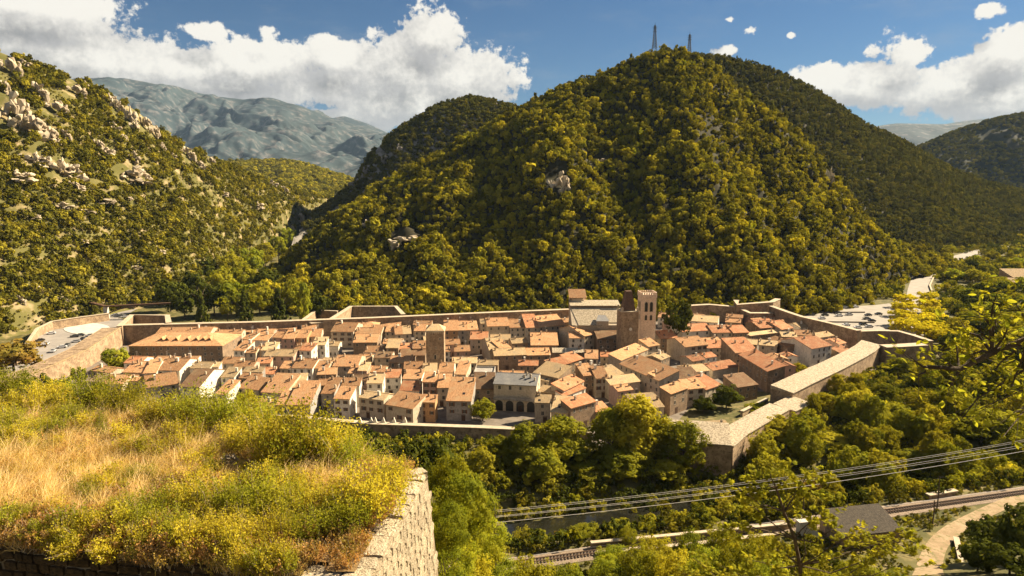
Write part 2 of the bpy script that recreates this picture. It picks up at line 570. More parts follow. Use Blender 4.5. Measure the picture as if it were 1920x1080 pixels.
# ------------------------------------------------------------------ hills
def loft(name, rows, nu, nv, back, amp, prof, mat, label, seed=1, nb=10, uscale=9., jag=0.0, rib=0.0):
    """rows: (px, py, Y of the crest, X and Y of the foot, z of the foot)"""
    R = np.array([at_y(r[0], r[1], r[2]) for r in rows])
    B = np.array([(r[3], r[4], r[5] if len(r) > 5 else -2.0) for r in rows])
    s = np.r_[0, np.cumsum(np.linalg.norm(np.diff(R, axis=0), axis=1))]; s /= s[-1]
    u = np.linspace(0, 1, nu)

    def rs(A):
        Q = np.stack([np.interp(u, s, A[:, i]) for i in range(3)], 1)
        for _ in range(max(1, nu // 40)):
            Q[1:-1] = (Q[:-2] + 2 * Q[1:-1] + Q[2:]) / 4
        return Q
    R, B = rs(R), rs(B)
    v = np.linspace(0, 1, nv)
    pts = np.zeros((nv + nb, nu, 3))
    fall = lambda w: prof * w + (1 - prof) * (w * w * (3 - 2 * w))
    for j, w in enumerate(v):
        P_ = B * (1 - w) + R * w
        P_[:, 2] = B[:, 2] + (R[:, 2] - B[:, 2]) * fall(w)
        pts[j] = P_
    for j in range(nb):
        w = (j + 1) / nb
        P_ = R.copy()
        d = R[:, :2] - B[:, :2]; d /= np.linalg.norm(d, axis=1)[:, None] + 1e-6
        P_[:, :2] += d * back * w
        P_[:, 2] = R[:, 2] * (1 - w ** 1.3) - 5 * w
        pts[nv + j] = P_
    UU, VV = np.meshgrid(u * uscale, np.r_[v, 1 + (np.arange(nb) + 1) / nb * .6] * uscale * .5)
    e = np.r_[np.sin(v * math.pi) ** .7, np.full(nb, .4)][:, None]
    folds = fbm(UU * 1.2, VV * .35, seed, 3)
    fine = fbm(UU * 3, VV * 3, seed + 5, 5)
    pts[..., 2] += amp * (folds * 1.2 * e + fine * (.5 * e + jag))
    if rib:
        wob = fbm(UU * .8, VV * .8, seed + 3, 3) * 1.5
        sharp = 1 - abs(fbm(UU * 1.5 + VV * .5 + wob, VV * .5 + wob, seed + 9, 6, .5)) * 2.2
        pts[..., 2] += rib * sharp * e
    V = pts.reshape(-1, 3)
    fc = grid_faces(nv + nb, nu)
    o = link(name, mesh_of(name, V, fc, [mat], smooth=True))
    tag(o, label, kind='structure')
    return o, V, fc, pts


HA = [(470, 545, 600, -235, 560), (505, 520, 610, -215, 500), (560, 464, 640, -170, 448), (640, 402, 670, -120, 424), (720, 348, 700, -80, 416), (810, 294, 720, -40, 413),
      (900, 246, 735, 0, 412), (985, 202, 745, 40, 412), (1060, 166, 750, 70, 413), (1130, 142, 752, 95, 414), (1185, 115, 752, 115, 415),
      (1228, 95, 752, 135, 416), (1265, 95, 750, 150, 420), (1310, 112, 745, 165, 424), (1400, 180, 722, 185, 432), (1500, 254, 690, 215, 446),
      (1550, 313, 660, 240, 460), (1585, 363, 640, 255, 472), (1630, 423, 620, 255, 488), (1676, 478, 600, 266, 508), (1700, 525, 585, 272, 530)]
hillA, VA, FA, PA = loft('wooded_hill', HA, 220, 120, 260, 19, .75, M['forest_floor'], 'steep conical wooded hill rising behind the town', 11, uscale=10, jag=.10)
HB = [(1230, 120, 1020, 90, 800), (1300, 104, 1020, 170, 790), (1360, 112, 1030, 230, 780), (1430, 128, 1040, 290, 780), (1500, 158, 1060, 350, 770), (1560, 192, 1080, 400, 770),
      (1620, 238, 1100, 440, 780), (1680, 262, 1130, 490, 800), (1740, 297, 1170, 560, 850), (1800, 328, 1220, 640, 900), (1870, 352, 1290, 740, 980), (1960, 372, 1380, 860, 1080), (2100, 385, 1500, 1020, 1200)]
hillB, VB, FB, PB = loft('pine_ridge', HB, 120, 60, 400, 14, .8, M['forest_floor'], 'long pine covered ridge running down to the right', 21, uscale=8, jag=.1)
HC = [(600, 395, 930, -262, 780), (640, 366, 950, -235, 780), (665, 345, 960, -205, 780), (690, 300, 985, -180, 780), (720, 266, 1000, -150, 780), (760, 237, 1010, -120, 780), (820, 201, 1030, -80, 780), (880, 186, 1040, -40, 780),
      (930, 190, 1040, 0, 780), (970, 205, 1030, 40, 780), (1050, 250, 1000, 90, 780)]
hillC, VC, FC, PC = loft('rocky_hump', HC, 110, 60, 300, 10, .6, M['rockgrey'], 'dark rounded hill with grey cliffs behind the wooded hill', 31, uscale=7, jag=.15, rib=6)
HD = [(-420, -60, 520, -420, 300), (-200, 30, 560, -330, 320), (-60, 75, 590, -292, 345), (0, 100, 605, -284, 368), (60, 122, 620, -272, 392), (110, 137, 640, -268, 408), (200, 178, 665, -264, 428), (260, 206, 690, -258, 450), (300, 250, 715, -242, 470),
      (350, 276, 745, -240, 495), (400, 298, 790, -245, 535), (480, 335, 880, -255, 610), (560, 358, 1000, -270, 720), (620, 377, 1150, -290, 860), (665, 392, 1350, -300, 1050), (700, 410, 1600, -310, 1300)]
hillD, VD, FD, PD = loft('scrub_hill', HD, 200, 110, 300, 13, .82, M['earth'], 'sunny scrub covered limestone hillside across the side valley', 41, uscale=11, jag=.18, rib=7)
HF = [(330, 330, 2100, -900, 1500), (430, 305, 2150, -800, 1500), (490, 304, 2200, -720, 1500), (545, 303, 2200, -640, 1480), (600, 318, 2150, -560, 1450), (660, 338, 2100, -480, 1430), (730, 350, 2050, -380, 1420), (900, 380, 2000, -200, 1420)]
M['midhill'] = surf('distant_woods', (.05, .058, .018), (.10, .095, .028), .03, .95, (.15, .125, .04), .011, .5, .06)
hillF, VF, FF, PF = loft('green_foothill', HF, 90, 40, 500, 22, .8, M['midhill'], 'low green foothill between the slopes in the side valley', 51, uscale=8)
HE = [(-200, 190, 8600, -6804, 4940), (60, 160, 8600, -5508, 4940), (165, 150, 8600, -4698, 4940), (230, 146, 8600, -4212, 4750), (285, 156, 8600, -3888, 4750), (400, 180, 8600, -3402, 4750), (470, 188, 8550, -3078, 4750), (510, 183, 8500, -2916, 4750),
      (560, 200, 8500, -2592, 4750), (620, 220, 8500, -2268, 4750), (680, 238, 8500, -1944, 4750), (720, 252, 8500, -1620, 4750), (800, 290, 8500, -1134, 4750), (1000, 330, 8600, 0, 4940)]
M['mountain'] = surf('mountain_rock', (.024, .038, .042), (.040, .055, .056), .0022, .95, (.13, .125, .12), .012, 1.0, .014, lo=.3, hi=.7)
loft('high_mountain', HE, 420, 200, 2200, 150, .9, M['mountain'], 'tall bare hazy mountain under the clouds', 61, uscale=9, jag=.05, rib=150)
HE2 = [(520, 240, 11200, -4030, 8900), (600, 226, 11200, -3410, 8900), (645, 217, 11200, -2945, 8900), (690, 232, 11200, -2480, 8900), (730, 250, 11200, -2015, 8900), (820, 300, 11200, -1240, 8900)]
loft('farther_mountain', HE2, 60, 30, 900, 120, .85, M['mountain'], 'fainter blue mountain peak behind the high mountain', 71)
HG = [(1640, 330, 2000, 1080, 1880), (1720, 283, 2050, 1190, 1880), (1760, 262, 2100, 1260, 1880), (1800, 245, 2150, 1330, 1880), (1860, 226, 2200, 1450, 1880), (1920, 214, 2250, 1570, 1880), (2050, 195, 2300, 1800, 1880), (2300, 190, 2350, 2250, 1880)]
M['darkhill'] = surf('dark_scrub', (.014, .018, .009), (.026, .028, .013), .02, .95, (.05, .045, .028), .012, .6, .05)
hillG, VG, FG, PG = loft('dark_valley_hill', HG, 90, 50, 600, 26, .85, M['darkhill'], 'dark hazy hillside at the right end of the valley', 81, uscale=8, rib=14)
HH = [(1500, 275, 9000, 4200, 6500), (1620, 240, 9000, 4700, 6500), (1680, 231, 9000, 5000, 6500), (1770, 233, 9000, 5600, 6500), (1850, 228, 9000, 6100, 6500), (1960, 240, 9000, 6800, 6500)]
loft('far_blue_ridge', HH, 60, 20, 800, 60, .85, M['mountain'], 'pale blue ridge on the horizon to the right', 91)
HH2 = [(1700, 245, 11500, 6800, 9500), (1800, 228, 11500, 7600, 9500), (1870, 220, 11500, 8200, 9500), (1950, 222, 11500, 9000, 9500), (2100, 240, 11500, 10000, 9500)]
loft('farthest_blue_ridge', HH2, 60, 20, 800, 50, .85, M['mountain'], 'faintest ridge above the pale blue one', 95)


def bvh(V, Fc):
    return BVHTree.FromPolygons([tuple(p) for p in V.tolist()], [tuple(q) for q in Fc.tolist()])


BV = {'A': bvh(VA, FA), 'B': bvh(VB, FB), 'C': bvh(VC, FC), 'D': bvh(VD, FD)}


def drop(tree, x, y):
    h = tree.ray_cast(Vector((x, y, 2000)), Vector((0, 0, -1)))
    return h[0]


def hit(tree, px, py):
    d = Vector(ray(px, py)).normalized()
    return tree.ray_cast(Vector(CAM), d)[0]


# ------------------------------------------------------------------ foliage kit
def unit_dirs(n, r):
    d = r.normal(size=(n, 3))
    return d / np.linalg.norm(d, axis=1)[:, None]


def leaf_quads(c, nrm, size, r, aspect=1.0):
    """quads at centres c facing nrm; size per quad"""
    n = len(c)
    a = np.cross(nrm, r.normal(size=(n, 3))); a /= np.linalg.norm(a, axis=1)[:, None] + 1e-9
    b = np.cross(nrm, a); b /= np.linalg.norm(b, axis=1)[:, None] + 1e-9
    s = np.asarray(size)[:, None]
    v = np.stack([c - a * s - b * s * aspect * .6, c + a * s - b * s * aspect, c + a * s * .8 + b * s * aspect, c - a * s + b * s * aspect * .8], 1)
    f = np.arange(n * 4).reshape(n, 4)
    return v.reshape(-1, 3), f


def crown(r, n_clump, per, size, shape='round', clump=.30, core=True):
    """crown of unit half-width, height 0..2: leaf clumps on lobes, uneven outline"""
    cs = []
    while len(cs) < n_clump:
        d = unit_dirs(1, r)[0]
        rad = r.uniform(.45, .95) ** .6
        p = d * rad
        z = p[2]
        if shape == 'round':
            p = p * np.array([1, 1, .85]) * (1 + .18 * math.sin(3 * math.atan2(d[1], d[0]) + 5 * z)); p[2] += 1
            if p[2] < .22: continue
        elif shape == 'column':
            t = r.uniform(.02, 1); w = (.42 + .58 * math.sin(math.pi * min(1, t * .9 + .1)) ** .7) * (1 - t ** 4 * .7)
            p = np.array([d[0] * w * r.uniform(.55, 1), d[1] * w * r.uniform(.55, 1), t * 2])
        elif shape == 'cone':
            t = r.uniform(0, 1) ** 1.3
            w = (1 - t) * .95 + .05
            th = r.uniform(0, 2 * math.pi); q = w * r.uniform(.5, 1) * (.8 + .2 * math.cos(t * 40))
            p = np.array([math.cos(th) * q, math.sin(th) * q, t * 2])
        elif shape == 'umbrella':
            p = p * np.array([1, 1, .38]); p[2] = 1.45 + p[2]
        elif shape == 'tall':
            t = r.uniform(0, 1); w = (math.sin(math.pi * (t * .82 + .12)) ** .6) * (1 + .25 * math.sin(7 * t + 3 * math.atan2(d[1], d[0])))
            p = np.array([d[0] * w * r.uniform(.5, 1), d[1] * w * r.uniform(.5, 1), t * 2])
        elif shape == 'box':
            p = np.array([r.uniform(-1, 1), r.uniform(-1, 1), r.uniform(.35, 2)])
            if r.random() < .5: p[2] = r.uniform(1.6, 2)
        cs.append(p)
    cs = np.array(cs)
    cen = np.array([0, 0, 1.0])
    if shape in ('column', 'cone', 'tall'):
        outw = cs - np.c_[np.zeros((len(cs), 2)), cs[:, 2] - .3]
    else:
        outw = cs - cen
    outw = outw / (np.linalg.norm(outw, axis=1)[:, None] + 1e-6)
    C = np.repeat(cs, per, 0)
    loc = unit_dirs(len(C), r)
    rad = r.uniform(.3, 1, len(C)) ** .5
    k = clump * r.uniform(.6, 1.25, n_clump)
    C = C + loc * (rad * np.repeat(k, per))[:, None]
    nr = loc * .8 + np.repeat(outw, per, 0) * .6 + r.normal(size=C.shape) * .35
    nr /= np.linalg.norm(nr, axis=1)[:, None]
    v, f = leaf_quads(C, nr, size * r.uniform(.6, 1.3, len(C)), r, .75)
    return v, f


def trunk_mb(r, h, rad, branches=5, spread=.5):
    mb = MB()
    lean = r.normal(size=2) * .04 * h
    top = Vector((lean[0], lean[1], h))
    mb.tube([(0, 0, -.3), top * .5, top], [rad, rad * .75, rad * .3], 7)
    for k in range(branches):
        t = r.uniform(.45, .9); th = r.uniform(0, 2 * math.pi)
        a = top * t
        e = a + Vector((math.cos(th) * spread * h, math.sin(th) * spread * h, r.uniform(.25, .55) * h))
        mid = (a + e) / 2 + Vector((0, 0, .05 * h))
        mb.tube([a, mid, e], [rad * .45, rad * .3, rad * .12], 5)
    return mb


def tree_kit(kind, n_clump, per, size, shape, matname, variants, clump=.30, th=.9, tr=.06, seed=0):
    """(crown mesh, trunk mesh) pairs of unit half-width"""
    out = []
    for i in range(variants):
        r = np.random.default_rng(seed * 100 + i)
        v, f = crown(r, n_clump, per, size, shape, clump)
        out.append((mesh_of('crown', v, f, [M[matname]]), trunk_mb(r, th, tr, 5).mesh('trunk', M['bark'])))
    return out


KIT = {
    'near_green': tree_kit('g', 170, 52, .040, 'tall', 'leaf_green', 4, .19, 1.0, .05, 1),
    'fine_bright': tree_kit('g', 170, 62, .026, 'round', 'leaf_bright', 3, .20, .8, .05, 12),
    'fine_green': tree_kit('g', 170, 56, .028, 'round', 'leaf_green', 2, .20, .8, .05, 13),
    'round_green': tree_kit('g', 120, 38, .055, 'round', 'leaf_green', 4, .24, .8, .06, 2),
    'round_dark': tree_kit('g', 80, 32, .07, 'round', 'leaf_dark', 3, .22, .8, .06, 3),
    'poplar': tree_kit('g', 90, 24, .075, 'column', 'leaf_bright', 2, .20, 1.4, .06, 4),
    'conifer': tree_kit('g', 100, 22, .065, 'cone', 'leaf_dark', 3, .16, 1.7, .06, 5),
    'umbrella': tree_kit('g', 50, 30, .07, 'umbrella', 'leaf_green', 1, .22, 1.4, .06, 6),
    'plane': tree_kit('g', 90, 26, .085, 'box', 'leaf_yellow', 3, .22, .8, .07, 7),
    'yellow': tree_kit('g', 70, 28, .08, 'round', 'leaf_bright', 3, .24, .8, .06, 8),
    'orange': tree_kit('g', 70, 26, .075, 'round', 'leaf_orange', 2, .24, .8, .06, 9),
}


def tree(name, label, kit, loc, w, h, group=None, var=None, cat='tree', rot=None):
    """w = crown half-width in metres, h = full height"""
    k = KIT[kit]
    c, t = k[(var if var is not None else random.randrange(len(k))) % len(k)]
    root = tag(link(name, None, loc=loc, rotz=rot if rot is not None else random.uniform(0, 6.28)), label, cat, group)
    base = h * .12
    zs = (h - base) / 2.05
    if kit not in ('poplar', 'conifer', 'umbrella'): zs = min(zs, w * 1.35)
    cb = h - 2.05 * zs
    link('crown', c, root, (0, 0, cb), scale=(w, w, zs))
    link('trunk', t, root, scale=(w, w, max(h * .45, cb + zs * .6) if zs < (h - base) / 2.06 else h * .5))
    return root


# geometry-node scatter for what nobody could count
def scatter(name, pts, scl, variants, label, rz=None, tilt=0.0):
    me = bpy.data.meshes.new(name)
    n = len(pts)
    me.vertices.add(n)
    me.vertices.foreach_set('co', np.asarray(pts, np.float32).ravel())
    scl = np.asarray(scl, np.float32)
    if scl.ndim == 1: scl = np.stack([scl] * 3, 1)
    a = me.attributes.new('scl', 'FLOAT_VECTOR', 'POINT'); a.data.foreach_set('vector', scl.ravel())
    rot = np.zeros((n, 3), np.float32)
    rot[:, 2] = rng.uniform(0, 6.28, n)
    rot[:, :2] = rng.normal(size=(n, 2)) * tilt
    a = me.attributes.new('rot', 'FLOAT_VECTOR', 'POINT'); a.data.foreach_set('vector', rot.ravel())
    a = me.attributes.new('idx', 'INT', 'POINT'); a.data.foreach_set('value', rng.integers(0, len(variants), n).astype(np.int32))
    o = link(name, me)
    c = bpy.data.collections.new(name + '_kinds')
    for i, m_ in enumerate(variants):
        c.objects.link(bpy.data.objects.new('%s_kind_%02d' % (name, i), m_))
    ng = bpy.data.node_groups.new(name + '_scatter', 'GeometryNodeTree')
    ng.interface.new_socket('Geometry', in_out='INPUT', socket_type='NodeSocketGeometry')
    ng.interface.new_socket('Geometry', in_out='OUTPUT', socket_type='NodeSocketGeometry')
    Q = NT(ng)
    i_, o_ = Q.n('NodeGroupInput'), Q.n('NodeGroupOutput')
    ci = Q.n('GeometryNodeCollectionInfo'); ci.inputs[0].default_value = c; ci.inputs[1].default_value = True; ci.inputs[2].default_value = True
    ip = Q.n('GeometryNodeInstanceOnPoints')

    def attr(nm, t):
        nd = Q.n('GeometryNodeInputNamedAttribute', data_type=t); nd.inputs[0].default_value = nm
        return nd.outputs[0]
    er = Q.n('FunctionNodeEulerToRotation'); Q.put(er.inputs[0], attr('rot', 'FLOAT_VECTOR'))
    Q.put(ip.inputs['Points'], i_.outputs[0])
    Q.put(ip.inputs['Instance'], ci.outputs[0])
    ip.inputs['Pick Instance'].default_value = True
    Q.put(ip.inputs['Instance Index'], attr('idx', 'INT'))
    Q.put(ip.inputs['Rotation'], er.outputs[0])
    Q.put(ip.inputs['Scale'], attr('scl', 'FLOAT_VECTOR'))
    Q.put(o_.inputs[0], ip.outputs[0])
    md = o.modifiers.new('scatter', 'NODES'); md.node_group = ng
    return tag(o, label, kind='stuff')


def forest_mesh(seed, n_clump, per, size, shape, mat, clump=.3):
    r = np.random.default_rng(seed)
    v, f = crown(r, n_clump, per, size, shape, clump)
    tb = MB().bar((0, 0, -.6), (0, 0, 1.0), .07, 5, 0, .04)
    tv, tf = np.array(tb.v), tb.f
    b = len(v)
    fs = [tuple(q) for q in f.tolist()] + [tuple(i + b for i in q) for q in tf]
    mi = [0] * len(f) + [1] * len(tf)
    return mesh_of('forest_tree', np.r_[v, tv], fs, [M[mat], M['bark']], mi)


HT = [forest_mesh(200 + i, 22 + 3 * i, 16, .15, 'round', 'leaf_hill', .30 + .03 * (i % 3)) for i in range(5)] + [forest_mesh(222, 24, 14, .15, 'round', 'leaf_green', .34), forest_mesh(223, 24, 12, .15, 'cone', 'leaf_pine', .28)] + [forest_mesh(230 + i, 26, 14, .14, 'tall', 'leaf_hill', .3) for i in range(2)]
PT = [forest_mesh(260 + i, 24, 10, .15, 'cone', 'leaf_pine', .25) for i in range(3)] + [forest_mesh(270 + i, 18, 12, .17, 'round', 'leaf_pine', .32) for i in range(2)]
SB = [forest_mesh(290 + i, 12, 12, .2, 'round', 'scrub', .4) for i in range(4)]


def on_surface(pts, f, n, seed, keep=None):
    """n random points on a loft, evenly in plan, slightly spread by rejection on a grid"""
    r = np.random.default_rng(seed)
    a, b, c = pts[f[:, 0]], pts[f[:, 1]], pts[f[:, 2]]
    d = pts[f[:, 3]]
    ar = np.linalg.norm(np.cross(c - a, d - b), axis=1)
    k = r.choice(len(f), n * 3, p=ar / ar.sum())
    s, t = r.random(n * 3)[:, None], r.random(n * 3)[:, None]
    p = (a[k] * (1 - s) + b[k] * s) * (1 - t) + (d[k] * (1 - s) + c[k] * s) * t
    return p


def thin(p, cell):
    key = np.floor(p[:, :2] / cell).astype(np.int64)
    _, idx = np.unique(key[:, 0] * 100003 + key[:, 1], return_index=True)
    return p[idx]


# forest on the conical hill: the trees at its foot one by one, the rest as one wood
front = FA
pA = thin(on_surface(VA, front, 26000, 5), 4.1)
pA = pA[(pA[:, 2] > -1)]
bare = [(1045, 338, 26, 34), (762, 446, 34, 20), (1556, 330, 9, 30), (690, 420, 14, 16), (1130, 300, 14, 10)]
pp = np.array([project(q) for q in pA])
keep = np.ones(len(pA), bool)
for (cx, cy, rx, ry) in bare:
    keep &= ((pp[:, 0] - cx) / rx) ** 2 + ((pp[:, 1] - cy) / ry) ** 2 > 1
pA, pp = pA[keep], pp[keep]
dist = np.linalg.norm(pA - CAM, axis=1)
order = np.argsort(dist)
near, rest = order[:290], order[290:]
clump_ = fbm(pA[:, 0] / 22, pA[:, 1] / 22, 123, 3)
hs = rng.uniform(1.4, 3.2, len(pA)) * np.where(rng.random(len(pA)) < .10, 1.55, 1)
hs *= 1 + .45 * clump_
for n_, i in enumerate(near):
    tr = link('hillside_tree', HT[n_ % len(HT)], loc=pA[i] - np.array([0, 0, .4]), rotz=rng.uniform(0, 6.28), scale=(hs[i], hs[i], hs[i] * rng.uniform(.95, 1.3)))
    tag(tr, 'olive green oak among the trees lining the foot of the wooded hill behind the town', 'tree', 'trees at the foot of the wooded hill')
sc3 = np.stack([hs[rest], hs[rest], hs[rest] * rng.uniform(.9, 1.25, len(rest))], 1)
scatter('forest_on_wooded_hill', pA[rest] - np.array([0, 0, .4]), sc3, HT, 'dense olive and gold oak forest covering the conical hill', tilt=.06)
pB = thin(on_surface(VB, FB[: 62 * 119], 20000, 6), 5.4)
scatter('pine_forest', pB, np.c_[[rng.uniform(2.8, 4.6, len(pB))] * 2 + [rng.uniform(3.2, 5.4, len(pB))]].T, PT[2:] + PT[3:], 'dark pine forest on the long ridge at right', tilt=.04)
pF = thin(on_surface(VF, FF[: 42 * 89], 16000, 16), 11.0)
scatter('forest_on_foothill', pF, rng.uniform(4.5, 7.5, len(pF)), HT[:5], 'green woods on the low foothill in the side valley', tilt=.05)
pG = thin(on_surface(VG, FG[: 52 * 89], 20000, 26), 9.0)
pG = pG[fbm(pG[:, 0] / 60, pG[:, 2] / 30, 27, 3) > -.35]
scatter('scrub_on_valley_hill', pG, rng.uniform(3.5, 6.5, len(pG)), PT[3:], 'dark green scrub on the hill at the right end of the valley', tilt=.05)
pC = thin(on_surface(VC, FC[: 62 * 109], 9000, 7), 5.2)
nC = fbm(pC[:, 0] / 30, pC[:, 2] / 30, 77, 3)
qc = np.array([project(q) for q in pC])
pC = pC[(qc[:, 0] > 735) | (nC > .02)]
scatter('forest_on_rocky_hump', pC, rng.uniform(2.6, 4.6, len(pC)), PT[3:], 'dark green wood on the rounded hill with cliffs', tilt=.06)
pD = thin(on_surface(VD, FD[: 112 * 199], 30000, 8), 3.1)
qd = np.array([project(q) for q in pD])
nD = fbm(pD[:, 0] / 26, pD[:, 1] / 26, 88, 4)
RKP = [(10, 118, 36, 60), (16, 200, 52, 70), (48, 228, 50, 56), (84, 246, 36, 44), (64, 296, 46, 30), (112, 312, 56, 44), (241, 323, 56, 38), (98, 196, 38, 44), (134, 164, 34, 34), (216, 196, 24, 32), (244, 214, 24, 44), (268, 226, 24, 36), (287, 240, 22, 34), (200, 284, 30, 22), (352, 284, 26, 32), (392, 297, 18, 28)]
kd_ = (nD > -.40) & (pD[:, 2] > 1)
for (cx, cy, rx, ry) in RKP:
    kd_ &= ((qd[:, 0] - cx) / (rx * .5)) ** 2 + ((qd[:, 1] - cy - ry * .15) / (ry * .62)) ** 2 > 1
pD = pD[kd_]
scatter('scrub_on_hillside', pD, rng.uniform(1.2, 3.0, len(pD)) * np.where(rng.random(len(pD)) < .15, 1.5, 1), SB, 'green and ochre scrub dotted over the limestone hillside', tilt=.08)

pH = thin(on_surface(VD, FD[: 112 * 199], 40000, 18), 2.6)
nH = fbm(pH[:, 0] / 26, pH[:, 1] / 26, 88, 4); n2H = fbm(pH[:, 0] / 7, pH[:, 1] / 7, 89, 3)
pH = pH[(nH < -.2) & (n2H > -.25) & (pH[:, 2] > 1)]
scatter('herbs_on_hillside', pH, rng.uniform(.35, 1.0, len(pH)), SB, 'low herbs and dwarf scrub on the bare patches of the hillside', tilt=.1)

# limestone outcrops
def rock_mesh(seed, parts=44):
    """craggy outcrop: many broken blocks standing in a ragged face"""
    r = np.random.default_rng(seed)
    bm = bmesh.new()
    for k in range(parts):
        x = r.uniform(-.95, .95); top = (1 - x * x) * r.uniform(.55, 1.0)
        c = np.array([x, r.normal() * .30 * (1 - .4 * abs(x)), r.uniform(-.5, max(-.4, top * .9))])
        sz = np.array([r.uniform(.08, .30), r.uniform(.12, .30), r.uniform(.10, .30)])
        pts = unit_dirs(20, r) * sz * r.uniform(.7, 1.15, (20, 1))
        pts[:, 0] += pts[:, 2] * r.normal() * .25
        vs = [bm.verts.new(tuple(p + c)) for p in pts]
        res = bmesh.ops.convex_hull(bm, input=vs)
        dead = [q for q in res['geom_interior'] if isinstance(q, bmesh.types.BMVert)]
        bmesh.ops.delete(bm, geom=dead, context='VERTS')
    me = bpy.data.meshes.new('rock'); bm.to_mesh(me); bm.free()
    me.materials.append(M['rock'])
    return me


RK = [rock_mesh(400 + i) for i in range(6)]
ROCKS = [(10, 118, 36, 60), (16, 200, 52, 70), (48, 228, 50, 56), (84, 246, 36, 44), (64, 296, 46, 30), (112, 312, 56, 44), (28, 326, 52, 22), (241, 323, 56, 38),
         (74, 168, 30, 40), (98, 196, 38, 44), (134, 164, 34, 34), (158, 158, 14, 16), (202, 182, 26, 22), (216, 196, 24, 32), (244, 214, 24, 44), (268, 226, 24, 36),
         (287, 240, 22, 34), (208, 236, 26, 20), (180, 268, 22, 28), (200, 284, 30, 22), (249, 292, 22, 24), (352, 284, 26, 32), (392, 297, 18, 28), (373, 305, 22, 22),
         (300, 273, 16, 20), (320, 290, 16, 14), (505, 342, 26, 16), (482, 382, 26, 16), (418, 362, 22, 12), (190, 374, 40, 14), (112, 384, 40, 14), (132, 344, 22, 24),
         (36, 116, 26, 14), (56, 120, 12, 12), (142, 350, 26, 14), (560, 402, 18, 26), (545, 425, 14, 20), (240, 370, 18, 10), (60, 405, 22, 12), (160, 395, 26, 10), (8, 160, 20, 36), (120, 250, 22, 26), (530, 352, 16, 14), (225, 255, 20, 20),
         (66, 540, 20, 22), (40, 560, 16, 24), (110, 560, 22, 12), (150, 450, 24, 10), (250, 500, 22, 9), (300, 470, 20, 9)]
for i, (x, y, w, h) in enumerate(sorted(ROCKS)):
    p = hit(BV['D'], x, y + h * .25)
    if p is None: continue
    k = (Vector(CAM) - p).length / F
    o = link('rock_outcrop', RK[i % 6], loc=p, rotz=rng.uniform(-.6, .6), scale=(w * k * .58, w * k * .5, h * k * .58))
    big = w * h > 2000
    tag(o, 'pale square limestone block standing out on the scrub hillside' if (x, y) == (241, 323) else 'pale limestone outcrop on the scrub hillside, %s from left' % ('%d%s' % (i + 1, {1: 'st', 2: 'nd', 3: 'rd'}.get((i + 1) % 10, 'th') if (i + 1) // 10 != 1 else 'th')), 'rock',
        None if (x, y) == (241, 323) else 'limestone outcrops on the scrub hillside')
for (x, y, w, h, t) in ((1045, 340, 44, 58, 'A'), (764, 447, 56, 34, 'A'), (1556, 332, 14, 50, 'A'), (690, 418, 20, 22, 'A'), (1128, 300, 22, 14, 'A'), (690, 318, 26, 40, 'C'), (668, 345, 30, 26, 'C'), (722, 300, 22, 40, 'C'), (745, 280, 20, 30, 'C')):
    p = hit(BV[t], x, y + h * .2)
    if p is None: continue
    k = (Vector(CAM) - p).length / F
    o = link('cliff_rock', RK[random.randrange(6)], loc=p, rotz=rng.uniform(-.6, .6), scale=(w * k * .55, w * k * .5, h * k * .6))
    if t == 'C':
        o.material_slots[0].link = 'OBJECT'; o.material_slots[0].material = M['rockgrey']
        tag(o, {690: 'middle grey cliff', 668: 'lowest grey cliff', 722: 'upper grey cliff', 745: 'topmost grey cliff'}[x] + ' on the flank of the rounded hill', 'rock', 'grey cliffs of the rounded hill')
    else:
        tag(o, {1045: 'pale crag high in the middle of the wooded hill', 764: 'pale crag low on the left part of the wooded hill', 1556: 'narrow cliff edge on the right rib of the wooded hill',
                690: 'small crag above left on the wooded hill slope', 1128: 'small bare rock right of the high crag on the wooded hill'}[x], 'rock')

# lattice masts on the summit
def mast(px, ytop, ybase, Y, label):
    b = at_y(px, ybase, Y); h = at_y(px, ytop, Y)[2] - b[2]
    root = tag(link('lattice_mast', None, loc=b), label, 'mast')
    w = h * .11
    legs = []
    for sx_ in (-1, 1):
        for sy_ in (-1, 1):
            MB().bar((sx_ * w, sy_ * w, -6), (sx_ * w * .22, sy_ * w * .22, h), .2, 4).build('leg', M['iron'], root)
    br = MB()
    n = 9
    for i in range(n):
        t0, t1 = i / n, (i + 1) / n
        a, c = w * (1 - .78 * t0), w * (1 - .78 * t1)
        for s_ in (-1, 1):
            br.bar((-a, s_ * a, t0 * h), (c, s_ * c, t1 * h), .16, 3).bar((a, s_ * a, t0 * h), (-c, s_ * c, t1 * h), .16, 3)
            br.bar((s_ * a, -a, t0 * h), (s_ * c, c, t1 * h), .16, 3)
            br.bar((-a, s_ * a, t0 * h), (a, s_ * a, t0 * h), .16, 3)
    br.build('bracing', M['iron'], root)
    MB().bar((0, 0, h), (0, 0, h * 1.12), .15, 4).build('aerial', M['iron'], root)
    am = MB()
    for z_ in (.72, .82, .9):
        am.box(-w * .9, w * .9, -.2, .2, h * z_, h * z_ + .5)
    am.build('crossarm', M['iron'], root)


mast(1227, 47, 90, 748, 'taller lattice mast on the summit of the wooded hill')
mast(1292, 64, 102, 760, 'thinner lattice mast just right of the summit')

# ------------------------------------------------------------------ the walled town
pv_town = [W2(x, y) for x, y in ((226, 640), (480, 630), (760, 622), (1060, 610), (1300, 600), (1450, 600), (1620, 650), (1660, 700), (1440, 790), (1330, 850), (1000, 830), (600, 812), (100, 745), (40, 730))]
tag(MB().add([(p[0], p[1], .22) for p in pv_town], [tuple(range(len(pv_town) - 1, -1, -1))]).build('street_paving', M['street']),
    'narrow shaded paved streets between the town houses', kind='structure')


